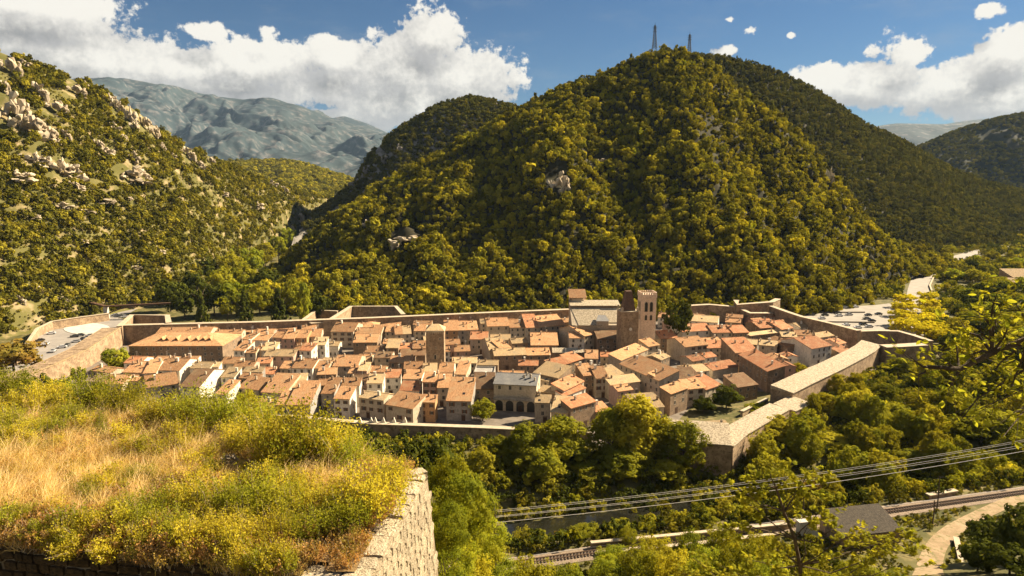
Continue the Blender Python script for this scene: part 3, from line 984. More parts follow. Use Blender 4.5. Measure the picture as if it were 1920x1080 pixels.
def ordinal(n):
    return '%d%s' % (n, 'th' if 10 < n % 100 < 14 else {1: 'st', 2: 'nd', 3: 'rd'}.get(n % 10, 'th'))


WIN = MB()
WIN.box(-.55, .55, -.05, .08, -.80, -.68, 0).box(-.55, .55, -.05, .08, .68, .78, 0).box(-.55, -.45, -.05, .08, -.68, .68, 0).box(.45, .55, -.05, .08, -.68, .68, 0).box(-.03, .03, -.03, .06, -.68, .68, 0)
WIN_FRAME = WIN.mesh('window', M['frame'])
PANE = MB().box(-.45, .45, -.02, .05, -.68, .68).mesh('pane', M['glass'])
SH = MB()
SH.box(-.26, .26, -.06, -.01, -.75, .75)
for k in range(5): SH.box(-.22, .22, -.075, -.06, -.62 + k * .28, -.50 + k * .28)
SHUT = SH.mesh('shutter', M['shutter'])
DOOR = MB().box(-.6, .6, -.05, .06, 0, 2.2).box(-.72, -.6, -.07, .06, 0, 2.35).box(.6, .72, -.07, .06, 0, 2.35).box(-.72, .72, -.071, .06, 2.351, 2.5).mesh('door', M['door'])
CH = MB(); CH.box(-.35, .35, -.28, .28, -1.0, 1.1).box(-.42, .42, -.35, .35, 1.1, 1.25).box(-.28, .28, -.2, .2, 1.25, 1.5)
CHIM = [MB().box(-.35, .35, -.28, .28, -1.2, 1.1).box(-.43, .43, -.36, .36, 1.1, 1.24).box(-.25, -.05, -.12, .12, 1.24, 1.55).box(.06, .26, -.12, .12, 1.24, 1.5).mesh('chimney', M[k]) for k in ('pl', 'st')] + \
       [MB().box(-.55, .55, -.3, .3, -1.4, 1.6).box(-.62, .62, -.37, .37, 1.6, 1.75).mesh('chimney', M['wh'])]
MATW = {'st': 'brown stone', 'pl': 'beige plaster', 'wh': 'white plaster', 'pk': 'pink', 'oc': 'ochre', 'gr': 'grey stone'}
MATR = {'tan': 'tan tile', 'pale': 'pale tile', 'red': 'red tile', 'brown': 'dark brown', 'slate': 'grey slate', 'lauze': 'stone slab'}
HOUSES = []
SKYL = MB().box(-.45, .45, -.6, .6, -.05, .06, 0).box(-.37, .37, -.52, .52, .06, .075, 1).mesh('skylight', [M['iron'], M['glass']])
AER = MB().bar((0, 0, -.3), (0, 0, 2.6), .035, 4).bar((-.6, 0, 2.4), (.6, 0, 2.4), .025, 3).bar((-.4, 0, 2.1), (.4, 0, 2.1), .025, 3).mesh('aerial', M['cable'])


def add_window(parent, x, y, z, rz, sh=False, sc=1.0):
    w = link('window', WIN_FRAME, parent, (x, y, z), rz, (sc, 1, sc))
    link('pane', PANE, w)
    if sh:
        for s_ in (-1, 1):
            link('shutter', SHUT, w, (s_ * .74, 0, 0))
    return w


def house(A, B, h, rp, kind='g', wall='pl', roof='tan', wins=2, sh=False, pitch=.30, back=.75, label=None, L=None, name='house', side=True, chim=1, z0=-1.0, cols=None, world=None):
    """A, B: pixels of the two ends of the visible eave (height h); rp: pixel of the far end of the roof above A"""
    if world:
        a, th, w = np.array([world[0], world[1], h]), world[2], world[3]
        A = B = project(a)
    else:
        a, b = at_z(A[0], A[1], h), at_z(B[0], B[1], h)
        d = b - a; w = math.hypot(d[0], d[1]); th = math.atan2(d[1], d[0])
    ux, uy = np.array([math.cos(th), math.sin(th)]), np.array([-math.sin(th), math.cos(th)])
    if L is None:
        best = (1e9, 5)
        for q in np.linspace(2.2, 17, 75):
            p = np.array([a[0] + uy[0] * q, a[1] + uy[1] * q, h + q * pitch])
            e = project(p)
            cst = (e[1] - rp[1]) ** 2 * 2 + (e[0] - rp[0]) ** 2 * .15
            if cst < best[0]: best = (cst, q)
        L = best[1]
    if w > 9 and kind == 'g' and L < w * .25: L = w * .25
    root = link(name, None, loc=(a[0], a[1], 0), rotz=th)
    o = .35
    zr = h + L * pitch
    Lb = L * back if kind == 'g' else 0
    D = L + Lb if kind != 'h' else 2 * L
    zb = zr - Lb * pitch
    mw = MB()
    mr = MB()
    t = .22
    if kind == 'g':
        prof = [(0, z0), (0, h), (L, zr), (D, zb), (D, z0)]
    elif kind == 'm':
        prof = [(0, z0), (0, h), (L, zr), (L, z0)]
    elif kind == 'f':
        prof = [(0, z0), (0, h), (D, h), (D, z0)]
    else:
        prof = [(0, z0), (0, h), (D, h), (D, z0)]
    n = len(prof)
    v = [(0, p[0], p[1] - (.12 if p[1] > z0 else 0)) for p in prof] + [(w, p[0], p[1] - (.12 if p[1] > z0 else 0)) for p in prof]
    mw.add(v, [tuple(range(n)), tuple(range(2 * n - 1, n - 1, -1))] + [(i, n + i, n + (i + 1) % n, (i + 1) % n) for i in range(n)][::1])
    if kind == 'g':
        oy = o * pitch
        mr.slab((-o * .6, -o, h - oy), (w + o * .6, -o, h - oy), (w + o * .6, L, zr), (-o * .6, L, zr), t)
        mr.slab((-o * .6, L, zr), (w + o * .6, L, zr), (w + o * .6, D + o, zb - oy), (-o * .6, D + o, zb - oy), t)
        mr.box(-o * .6, w + o * .6, L - .16, L + .16, zr - .05, zr + .09)
    elif kind == 'm':
        mr.slab((-o * .6, -o, h - o * pitch), (w + o * .6, -o, h - o * pitch), (w + o * .6, L + .2, zr + .2 * pitch), (-o * .6, L + .2, zr + .2 * pitch), t)
    elif kind == 'h':
        hip = min(L, w * .45)
        z_ = h - .1
        vv = [(-o, -o, z_), (w + o, -o, z_), (w + o, D + o, z_), (-o, D + o, z_), (hip, L, zr), (w - hip, L, zr), (-o, -o, z_ - t), (w + o, -o, z_ - t), (w + o, D + o, z_ - t), (-o, D + o, z_ - t)]
        mr.add(vv, [(0, 1, 5, 4), (1, 2, 5), (2, 3, 4, 5), (3, 0, 4), (9, 8, 7, 6), (0, 6, 7, 1), (1, 7, 8, 2), (2, 8, 9, 3), (3, 9, 6, 0)])
    else:
        mr.box(.25, w - .25, .25, D - .25, h - .3, h - .14)
        for (x0, x1, y0, y1) in ((0, w, 0, .25), (0, w, D - .25, D), (0, .25, .251, D - .251), (w - .25, w, .251, D - .251)):
            mw.box(x0, x1, y0, y1, h - .14, h + .55)
    mw.build('wall', M[wall], root)
    mr.build('roof', M[roof], root)
    if wins:
        nc = cols or max(1, int(round(w / 3.4)))
        for fl in range(wins):
            zc = h - 1.45 - fl * 2.75
            if zc < 1.2: break
            for c in range(nc):
                if random.random() < .12 and nc > 2: continue
                x = (c + .5) * w / nc + random.uniform(-.25, .25)
                if x < .8 or x > w - .8: continue
                add_window(root, x, 0, zc + (0 if fl else -.05), 0, sh, random.choice((.85, 1, 1.05)))
        if side and D > 5:
            for fl in range(min(wins, 2)):
                zc = h - 1.5 - fl * 2.75
                if zc > 1: add_window(root, w, D * (.35 + .25 * random.random()), zc, math.pi / 2, False, .9)
        if w > 3:
            link('door', DOOR, root, (w * random.uniform(.25, .75), 0, .2))
    for c in range(chim):
        if kind == 'f': break
        y = random.uniform(.55, .9) * L; x = random.uniform(.12, .88) * w
        link('chimney', CHIM[random.choice((0, 0, 1, 2))], root, (x, y, h + y * pitch), random.choice((0, math.pi / 2)), random.uniform(.8, 1.1))
    if kind != 'f' and chim and w > 4:
        if random.random() < .4:
            y = random.uniform(.25, .5) * L; s_ = link('skylight', SKYL, root, (random.uniform(.2, .8) * w, y, h + y * pitch + .02)); s_.rotation_euler = (math.atan(pitch), 0, 0)
        if random.random() < .45:
            link('aerial', AER, root, (random.uniform(.1, .9) * w, L * .93, h + L * .93 * pitch), random.uniform(0, 3))
        if random.random() < .6:
            y = random.uniform(.3, .95) * L
            link('chimney', CHIM[random.choice((0, 1, 1))], root, (random.choice((.06, .94)) * w, y, h + y * pitch), math.pi / 2, random.uniform(.7, 1.0))
    tag(root, label, 'house', 'houses of the walled town')
    ey = (A[1] + B[1]) / 2
    HOUSES.append((root, wall, roof, (A[0] + B[0]) / 2, a[1], kind, label, w, (a[0], a[1], th, w, D)))
    root['_w'] = w
    return root, w, L, zr


C_ = {1: (200, 540), 2: (560, 540), 3: (880, 540), 4: (1240, 540)}
K = 4.155


def H(c, A, B, R, h=8, kind='g', wall='pl', roof='tan', **kw):
    ox, oy = C_[c]
    q = lambda p: (ox + p[0] / K, oy + p[1] / K)
    return house(q(A), q(B), h, q(R), kind, wall, roof, **kw)


# the large hipped barracks with dormers
rb, bw, bL, bz = H(1, (172, 449), (900, 447), (400, 357), 10, 'h', 'st', 'tan', wins=3, chim=0, label='long hipped stone barracks with a row of dormers on its tan roof', cols=13, name='barracks')
rb['category'] = 'barracks'
for i, cx in enumerate((385, 430, 505, 595, 668, 725, 775)):
    x = (cx - 172) / 728 * bw * .97 + .8
    y = bL * .52; zz = 10 + y * .30
    dm = MB(); dm.add([(x - 1.1, y - 1.8, zz - .5), (x + 1.1, y - 1.8, zz - .5), (x, y - 1.8, zz + 1.15), (x, y + 3.4, zz + 1.1), (x - 1.1, y + 1.0, zz + .15), (x + 1.1, y + 1.0, zz + .15)],
                    [(0, 1, 2), (0, 2, 3, 4), (1, 5, 3, 2)])
    o = dm.build('dormer', M['tan'], rb)
    MB().add([(x - .6, y - 1.83, zz - .32), (x + .6, y - 1.83, zz - .32), (x, y - 1.83, zz + .6)], [(0, 1, 2)]).build('window', M['glass'], o)
Hs = [
    (1, (380, 358), (800, 352), (410, 322), 10, 'g', 'pl', 'tan', dict(wins=1, chim=3)),
    (1, (830, 352), (1050, 350), (850, 335), 8.5, 'g', 'pl', 'tan', dict(wins=1, chim=2)),
    (1, (1057, 395), (1122, 400), (1110, 336), 8.5, 'm', 'wh', 'tan', {}),
    (1, (1117, 402), (1255, 406), (1170, 350), 8, 'g', 'wh', 'tan', {}),
    (1, (990, 482), (1072, 487), (1040, 405), 8.5, 'm', 'wh', 'tan', {}),
    (1, (1085, 502), (1160, 502), (1125, 460), 7.5, 'm', 'pl', 'tan', {}),
    (1, (1205, 482), (1310, 482), (1255, 422), 8, 'm', 'wh', 'pale', {}),
    (1, (1222, 527), (1455, 530), (1268, 475), 7.5, 'g', 'pk', 'pale', dict(wins=1)),
    (1, (1162, 584), (1275, 582), (1212, 546), 6, 'm', 'pl', 'red', dict(wins=1)),
    (1, (1290, 382), (1375, 386), (1312, 335), 9, 'g', 'pk', 'tan', dict(wins=3)),
    (1, (1370, 392), (1460, 393), (1420, 322), 9, 'g', 'pk', 'tan', dict(wins=3)),
    (1, (1463, 387), (1557, 387), (1500, 325), 9, 'g', 'oc', 'tan', dict(wins=3)),
    (1, (1560, 378), (1668, 374), (1600, 320), 8.5, 'g', 'pl', 'tan', {}),
    (1, (1500, 482), (1592, 487), (1545, 425), 9, 'm', 'wh', 'red', {}),
    (1, (1600, 440), (1700, 440), (1640, 380), 10, 'm', 'wh', 'pale', {}),
    (1, (1350, 622), (1442, 624), (1390, 565), 7.5, 'g', 'pl', 'tan', {}),
    (1, (1442, 620), (1602, 624), (1480, 546), 8, 'g', 'wh', 'tan', dict(chim=2)),
    (1, (1608, 622), (1720, 624), (1642, 564), 7.5, 'g', 'pl', 'tan', {}),
    (1, (125, 652), (278, 657), (205, 566), 7, 'g', 'pl', 'tan', dict(chim=2)),
    (1, (285, 662), (385, 657), (335, 556), 7.2, 'm', 'wh', 'tan', {}),
    (1, (396, 637), (566, 640), (440, 541), 7.4, 'g', 'wh', 'tan', dict(chim=2)),
    (1, (590, 562), (705, 558), (602, 531), 8, 'g', 'wh', 'tan', {}),
    (1, (650, 622), (800, 624), (692, 572), 7.4, 'g', 'wh', 'pale', {}),
    (1, (805, 612), (872, 612), (830, 575), 7.4, 'm', 'wh', 'pale', {}),
    (1, (570, 765), (722, 768), (662, 626), 7, 'g', 'wh', 'brown', dict(chim=1)),
    (1, (310, 775), (560, 740), (340, 682), 6, 'g', 'pl', 'tan', dict(chim=2)),
    (1, (120, 720), (330, 722), (140, 690), 6, 'm', 'pl', 'tan', {}),
    (1, (-40, 740), (120, 745), (0, 668), 6, 'g', 'pl', 'tan', {}),
    (1, (-150, 720), (-20, 738), (-110, 660), 6, 'g', 'pl', 'pale', {}),
    (1, (845, 822), (930, 828), (905, 707), 7, 'm', 'wh', 'tan', {}),
    (1, (1020, 772), (1182, 792), (1215, 692), 7, 'm', 'pl', 'tan', {}),
    (1, (1032, 697), (1182, 705), (1050, 660), 7.5, 'm', 'st', 'tan', {}),
    (1, (890, 692), (992, 694), (905, 612), 6.5, 'm', 'wh', 'pale', {}),
    (1, (1060, 650), (1208, 652), (1075, 612), 8, 'm', 'gr', 'pale', {}),
    (1, (1205, 807), (1392, 817), (1335, 662), 8, 'm', 'pl', 'tan', dict(chim=2)),
    (1, (1430, 772), (1538, 768), (1502, 668), 8.5, 'm', 'wh', 'pale', {}),
    (1, (1320, 907), (1400, 907), (1425, 800), 7, 'm', 'gr', 'tan', {}),
    (1, (1402, 907), (1582, 907), (1560, 725), 7.4, 'm', 'gr', 'tan', dict(sh=True)),
    (1, (1155, 907), (1292, 922), (1200, 855), 6, 'm', 'pl', 'tan', {}),
    (2, (250, 337), (425, 340), (275, 263), 9, 'g', 'pl', 'tan', dict(wins=3, sh=True, cols=3)),
    (2, (440, 352), (542, 352), (456, 306), 8, 'g', 'pl', 'tan', {}),
    (2, (546, 352), (640, 352), (605, 286), 8, 'm', 'pl', 'tan', {}),
    (2, (425, 422), (610, 420), (440, 356), 8, 'g', 'st', 'tan', dict(wins=1)),
    (2, (487, 302), (600, 302), (530, 262), 8, 'h', 'pl', 'tan', dict(chim=0)),
    (2, (675, 337), (750, 337), (690, 273), 8, 'g', 'pl', 'tan', {}),
    (2, (752, 360), (812, 357), (766, 296), 7.5, 'g', 'pl', 'tan', {}),
    (2, (812, 357), (877, 354), (830, 293), 7.5, 'g', 'pl', 'pale', {}),
    (2, (900, 332), (985, 332), (908, 279), 8, 'g', 'pl', 'tan', {}),
    (2, (680, 464), (775, 464), (695, 391), 9, 'g', 'st', 'pale', dict(chim=0)),
    (2, (785, 522), (985, 522), (782, 472), 6, 'm', 'st', 'brown', dict(wins=1)),
    (2, (780, 475), (880, 472), (800, 430), 7.5, 'm', 'pl', 'red', dict(wins=0)),
    (2, (890, 470), (988, 467), (900, 412), 8, 'm', 'pl', 'tan', dict(wins=0)),
    (2, (1130, 330), (1240, 328), (1128, 250), 9.5, 'g', 'oc', 'tan', dict(wins=3)),
    (2, (1243, 327), (1312, 326), (1250, 254), 9.5, 'g', 'pl', 'tan', dict(wins=3)),
    (2, (1313, 324), (1398, 321), (1320, 256), 9.5, 'g', 'pl', 'tan', dict(wins=3)),
    (2, (1470, 297), (1640, 292), (1472, 231), 9.5, 'g', 'pl', 'tan', dict(wins=1, chim=2)),
    (2, (1645, 307), (1770, 304), (1652, 243), 8.5, 'g', 'pl', 'tan', {}),
    (2, (1335, 397), (1472, 397), (1385, 338), 8, 'g', 'pl', 'red', dict(wins=3)),
    (2, (1490, 497), (1582, 492), (1472, 388), 7.5, 'g', 'pl', 'pale', {}),
    (2, (1582, 482), (1662, 468), (1585, 405), 8, 'm', 'pl', 'tan', dict(chim=2)),
    (3, (195, 527), (447, 517), (217, 470), 7.5, 'g', 'st', 'pale', dict(wins=1)),
    (2, (265, 607), (457, 608), (300, 520), 7.5, 'g', 'pl', 'tan', {}),
    (2, (460, 640), (530, 642), (470, 575), 8.5, 'm', 'pk', 'pale', {}),
    (2, (145, 672), (290, 668), (165, 624), 7.5, 'm', 'st', 'tan', {}),
    (2, (385, 660), (540, 664), (420, 605), 7, 'g', 'pl', 'tan', {}),
    (2, (545, 650), (665, 652), (560, 605), 7, 'g', 'pl', 'tan', {}),
    (2, (176, 818), (272, 820), (218, 696), 8, 'm', 'gr', 'tan', {}),
    (2, (275, 858), (397, 862), (335, 765), 8, 'm', 'wh', 'tan', dict(sh=True)),
    (2, (335, 757), (472, 757), (390, 700), 9, 'm', 'wh', 'tan', {}),
    (2, (470, 848), (662, 872), (505, 798), 8, 'g', 'pl', 'pale', dict(sh=True)),
    (2, (530, 738), (652, 738), (562, 670), 8.5, 'm', 'wh', 'pale', {}),
    (2, (680, 903), (890, 938), (722, 796), 7.5, 'm', 'pl', 'tan', dict(sh=True)),
    (2, (810, 703), (952, 707), (822, 632), 8.5, 'm', 'wh', 'tan', {}),
    (2, (668, 697), (792, 694), (682, 634), 8, 'm', 'wh', 'red', {}),
    (2, (785, 794), (937, 798), (800, 722), 6, 'm', 'wh', 'red', dict(wins=1)),
    (2, (820, 628), (962, 624), (832, 573), 8, 'g', 'pl', 'tan', {}),
    (2, (965, 728), (1072, 730), (972, 652), 9, 'm', 'pk', 'tan', dict(sh=True)),
    (2, (970, 648), (1077, 645), (980, 586), 9, 'g', 'wh', 'pale', {}),
    (2, (935, 884), (1062, 888), (942, 826), 8, 'm', 'oc', 'tan', dict(sh=True)),
    (2, (1080, 773), (1178, 773), (1092, 667), 8, 'm', 'pl', 'tan', {}),
    (2, (1090, 655), (1202, 655), (1098, 578), 8, 'g', 'wh', 'tan', {}),
    (2, (1150, 874), (1342, 878), (1205, 692), 8, 'm', 'gr', 'tan', dict(sh=True, cols=2)),
    (2, (1215, 668), (1302, 672), (1228, 563), 8, 'm', 'pl', 'tan', {}),
    (2, (1362, 784), (1522, 784), (1378, 657), 8, 'm', 'st', 'brown', {}),
    (2, (1365, 662), (1522, 664), (1370, 612), 7, 'f', 'gr', 'slate', dict(wins=0, L=9)),
    (3, (442, 307), (540, 304), (400, 203), 9, 'g', 'pl', 'red', {}),
    (3, (540, 303), (752, 284), (545, 214), 9, 'g', 'pl', 'tan', dict(wins=2, chim=3)),
    (3, (480, 443), (692, 443), (492, 347), 7.5, 'g', 'st', 'tan', dict(wins=1)),
    (3, (780, 388), (897, 388), (757, 340), 8, 'g', 'wh', 'tan', dict(cols=2)),
    (3, (895, 372), (1000, 352), (865, 285), 9, 'g', 'pl', 'tan', dict(chim=2)),
    (3, (1000, 397), (1217, 392), (1006, 330), 8, 'g', 'st', 'brown', dict(chim=0)),
    (3, (450, 522), (632, 518), (455, 467), 7, 'g', 'st', 'tan', dict(wins=1)),
    (3, (650, 500), (890, 500), (660, 466), 7, 'm', 'st', 'lauze', dict(wins=0)),
    (3, (650, 612), (792, 580), (715, 548), 8, 'm', 'st', 'red', {}),
    (3, (795, 575), (890, 545), (830, 505), 7.5, 'm', 'st', 'red', {}),
    (3, (900, 545), (1002, 548), (900, 478), 7.5, 'g', 'pl', 'tan', {}),
    (3, (890, 682), (987, 673), (847, 590), 9, 'm', 'st', 'tan', {}),
    (3, (987, 703), (1087, 698), (980, 612), 8.5, 'm', 'pl', 'tan', dict(sh=True)),
    (3, (1090, 690), (1202, 662), (1072, 612), 8, 'm', 'pl', 'pale', {}),
    (3, (1100, 752), (1332, 724), (1090, 690), 7, 'm', 'pl', 'pale', {}),
    (3, (1170, 588), (1480, 720), (1360, 525), 9, 'm', 'pl', 'tan', dict(chim=2, wins=2)),
    (3, (1180, 562), (1390, 475), (1108, 508), 8.5, 'm', 'pl', 'tan', dict(wins=1)),
    (3, (1567, 822), (1702, 774), (1482, 772), 9, 'm', 'st', 'tan', dict(cols=2)),
    (3, (790, 932), (985, 878), (757, 865), 9, 'm', 'st', 'red', dict(wins=1)),
    (3, (735, 797), (892, 722), (690, 737), 9, 'm', 'pl', 'red', dict(wins=1)),
    (3, (735, 840), (905, 775), (740, 790), 7.5, 'm', 'wh', 'red', {}),
    (3, (512, 888), (632, 892), (518, 828), 8, 'm', 'pl', 'pale', dict(cols=1)),
    (3, (636, 962), (766, 972), (642, 836), 7, 'm', 'pl', 'pale', {}),
    (3, (540, 800), (727, 828), (625, 757), 7.5, 'm', 'st', 'pale', {}),
    (3, (508, 700), (617, 725), (512, 680), 7.5, 'm', 'pl', 'pale', {}),
    (3, (500, 655), (692, 698), (462, 556), 9, 'm', 'st', 'pale', dict(wins=1)),
    (3, (1290, 942), (1517, 922), (1155, 832), 6, 'm', 'pl', 'pale', dict(chim=2, wins=1)),
    (3, (985, 962), (1092, 942), (985, 895), 5, 'm', 'st', 'red', {}),
    (3, (1360, 395), (1490, 400), (1380, 340), 7, 'g', 'pl', 'pale', {}),
    (3, (1395, 455), (1480, 440), (1390, 395), 7, 'm', 'pl', 'tan', {}),
    (3, (1490, 392), (1625, 385), (1480, 330), 7.5, 'g', 'st', 'red', {}),
    (4, (165, 340), (398, 326), (120, 284), 8, 'g', 'wh', 'red', dict(chim=2, cols=3)),
    (4, (205, 252), (440, 268), (300, 205), 8, 'g', 'wh', 'pale', {}),
    (4, (400, 347), (562, 343), (392, 287), 7.5, 'g', 'pl', 'red', dict(chim=2)),
    (4, (562, 348), (682, 343), (545, 288), 7.5, 'g', 'st', 'red', dict(chim=2)),
    (4, (770, 312), (937, 298), (695, 262), 8, 'g', 'st', 'red', dict(chim=2)),
    (4, (937, 322), (1027, 308), (892, 254), 7.5, 'g', 'pl', 'red', {}),
    (4, (690, 370), (990, 335), (690, 345), 6, 'm', 'st', 'pale', dict(wins=1)),
    (4, (185, 458), (365, 438), (132, 386), 8.5, 'g', 'pl', 'tan', dict(chim=1, sh=True)),
    (4, (577, 503), (758, 492), (445, 393), 8, 'm', 'st', 'red', dict(chim=2)),
    (4, (360, 467), (462, 462), (346, 406), 7, 'm', 'pl', 'red', {}),
    (4, (605, 514), (830, 648), (758, 480), 9.5, 'm', 'st', 'red', dict(chim=2, wins=2)),
    (4, (830, 392), (985, 457), (905, 375), 8, 'm', 'st', 'tan', {}),
    (4, (1170, 472), (1328, 444), (1062, 386), 9, 'g', 'wh', 'red', dict(cols=4)),
    (4, (940, 377), (1060, 380), (1010, 336), 7.5, 'm', 'st', 'pale', {}),
    (4, (1230, 385), (1345, 367), (1235, 345), 7.5, 'm', 'pl', 'pale', {}),
    (4, (1415, 517), (1497, 492), (1342, 464), 5, 'm', 'st', 'red', {}),
    (4, (760, 440), (902, 452), (800, 402), 7, 'm', 'pl', 'pale', {}),
    (4, (130, 712), (312, 692), (112, 625), 7.5, 'm', 'st', 'brown', {}),
    (4, (0, 717), (115, 662), (-60, 655), 8.5, 'm', 'pl', 'tan', {}),
    (4, (200, 787), (346, 772), (145, 714), 7.5, 'm', 'pl', 'tan', dict(sh=True)),
    (4, (345, 790), (465, 748), (305, 692), 7, 'm', 'pl', 'red', {}),
    (4, (595, 772), (752, 748), (425, 685), 6.5, 'm', 'st', 'brown', {}),
    (4, (400, 640), (600, 605), (330, 590), 4.5, 'm', 'pl', 'red', dict(wins=0)),
    (4, (1030, 505), (1165, 500), (1030, 462), 5, 'f', 'wh', 'pale', dict(wins=1, L=6)),
]
for (c, A, B, R, h, kd, wl, rf, kw) in Hs:
    H(c, A, B, R, h, kd, wl, rf, **kw)

# the white mansion with a slate roof and arcade
rm, mw_, mL, mz = H(3, (190, 742), (522, 758), (200, 656), 11, 'g', 'pl', 'slate', wins=1, chim=3, label='large beige mansion with grey slate roof and ground floor arches above the river wall', cols=4, name='mansion')
rm['category'] = 'mansion'
for i in range(4):
    x = mw_ * (i + .5) / 4
    ar = MB()
    n = 9; r_ = mw_ / 4 * .36
    pts = [(x + r_, 0.3)] + [(x + math.cos(t) * r_, 3.0 + math.sin(t) * r_) for t in np.linspace(0, math.pi, n)] + [(x - r_, 0.3)]
    ar.add([(p[0], -.05, p[1]) for p in pts], [tuple(range(len(pts) - 1, -1, -1))], 0)
    arch = ar.build('arch', M['glass'], rm)
    ring = MB()
    for k in range(n - 1):
        t0, t1 = k * math.pi / (n - 1), (k + 1) * math.pi / (n - 1)
        q = [(x + math.cos(t) * rr, -.10, 3.0 + math.sin(t) * rr) for t, rr in ((t0, r_ + .3), (t1, r_ + .3), (t1, r_), (t0, r_))]
        ring.add(q + [(p[0], .02, p[2]) for p in q], [(0, 1, 2, 3), (0, 4, 5, 1), (3, 2, 6, 7)])
    ring.build('arch_ring', M['frame'], arch)
MB().box(0, mw_, -1.3, -.02, 4.9, 5.15).box(0, mw_, -1.3, -1.22, 5.15, 6.0).build('balcony', M['gr'], rm)

# smaller houses packed into the remaining gaps between the rows
def plan_cells(x, y, th, w, D, g=.25):
    n_, m_ = max(3, int(w + 2 * g) + 2), max(3, int(D + 2 * g) + 2)
    u_, v_ = np.meshgrid(np.linspace(-g, w + g, n_ * 2), np.linspace(-g, D + g, m_ * 2))
    return x + u_ * math.cos(th) - v_ * math.sin(th), y + u_ * math.sin(th) + v_ * math.cos(th)


occ = set()
for r in HOUSES:
    X_, Y_ = plan_cells(*r[8]); occ |= set(zip(np.floor(X_).astype(int).ravel().tolist(), np.floor(Y_).astype(int).ravel().tolist()))
for (x0, x1, y0, y1) in ((at_y(1065, 600, 345)[0], at_y(1250, 600, 345)[0], 318, 380), (at_y(795, 640, 297)[0], at_y(838, 640, 297)[0], 295, 310)):
    occ |= {(i, j) for i in range(int(x0), int(x1)) for j in range(int(y0), int(y1))}
TOWN = [W2(x, y) for x, y in ((250, 640), (480, 630), (760, 621), (1060, 607), (1300, 603), (1440, 605), (1600, 655), (1560, 690), (1440, 745), (1370, 720), (1290, 725), (1240, 770), (1160, 800), (1000, 805), (620, 790), (330, 752), (110, 742))]
CLEAR2 = [W2(x, y) for x, y in ((915, 740), (1015, 745), (1030, 812), (880, 812))]
CLEAR = [W2(x, y) for x, y in ((838, 678), (880, 678), (880, 640), (838, 640))]


def in_poly(x, y, poly):
    k = False
    for i in range(len(poly)):
        (x0, y0), (x1, y1) = poly[i - 1], poly[i]
        if (y0 > y) != (y1 > y) and x < (x1 - x0) * (y - y0) / (y1 - y0) + x0: k = not k
    return k


ri = np.random.default_rng(99)
made = 0
base_h = list(HOUSES)
for t_ in range(9000):
    if made >= 75: break
    x, y = ri.uniform(-190, 165), ri.uniform(215, 400)
    if not in_poly(x, y, TOWN) or in_poly(x, y, CLEAR) or in_poly(x, y, CLEAR2): continue
    if (int(math.floor(x)), int(math.floor(y))) in occ: continue
    nb_ = min(base_h, key=lambda r: (r[8][0] + r[8][3] / 2 - x) ** 2 + (r[8][1] + r[8][4] / 2 - y) ** 2)
    th = nb_[8][2]
    sc_ = 1 - t_ / 14000
    w, D = ri.uniform(6.5, 12) * sc_, ri.uniform(6.5, 10) * sc_
    X_, Y_ = plan_cells(x, y, th, w, D, .15)
    if set(zip(np.floor(X_).astype(int).ravel().tolist(), np.floor(Y_).astype(int).ravel().tolist())) & occ: continue
    if not all(in_poly(X_[i, j], Y_[i, j], TOWN) for i in (0, -1) for j in (0, -1)): continue
    h = ri.uniform(5.2, 7.4)
    kd = 'g' if D > 6 else 'm'
    Lf = D / 1.75 if kd == 'g' else D
    rf = ri.choice(['red', 'tan', 'pale'], p=[.5, .3, .2]) if x > 55 else ri.choice(['tan', 'pale', 'red', 'brown'], p=[.62, .24, .08, .06])
    house(None, None, h, None, kd, str(ri.choice(['pl', 'wh', 'st', 'pk'])), str(rf), wins=2, world=(x, y, th, w), L=Lf)
    occ |= set(zip(np.floor(X_).astype(int).ravel().tolist(), np.floor(Y_).astype(int).ravel().tolist()))
    made += 1
print('infill houses', made)
# labels for the houses: look first, then their place by row
ROWS = [(0, 'the front row by the river'), (252, 'the second row from the river'), (272, 'the third row from the river'), (292, 'the middle rows of the town'),
        (312, 'the rows behind the square tower'), (334, 'the back row under far rampart')]
byrow = {}
for r in HOUSES:
    if r[6]: continue
    nm = [n for lim, n in ROWS if r[4] >= lim][-1]
    byrow.setdefault(nm, []).append(r)
for nm, L_ in byrow.items():
    L_.sort(key=lambda r: r[3])
    for i, r in enumerate(L_):
        r[0]['label'] = '%s house, %s roof, %s from left in %s' % (MATW[r[1]], MATR[r[2]], ordinal(i + 1), nm)
for r in HOUSES:
    if '_w' in r[0]: del r[0]['_w']


# ---- towers and church
def crenels(mb, x0, x1, y0, y1, z, hh, n, t=.5):
    for i in range(n):
        a = x0 + (x1 - x0) * (i + .2) / n; b = x0 + (x1 - x0) * (i + .8) / n
        mb.box(a, b, y0, y0 + t, z, z + hh).box(a, b, y1 - t, y1, z, z + hh)
        a = y0 + t * 1.02 + (y1 - y0 - 2.04 * t) * (i + .2) / n; b = y0 + t * 1.02 + (y1 - y0 - 2.04 * t) * (i + .8) / n
        mb.box(x0, x0 + t, a, b, z, z + hh).box(x1 - t, x1, a, b, z, z + hh)


def arch_poly(x, z, w, h, n=7, point=1.0):
    return [(x + w / 2, z)] + [(x + math.cos(t) * w / 2, z + h - w / 2 * point + math.sin(t) * w / 2 * point) for t in np.linspace(0, math.pi, n)] + [(x - w / 2, z)]


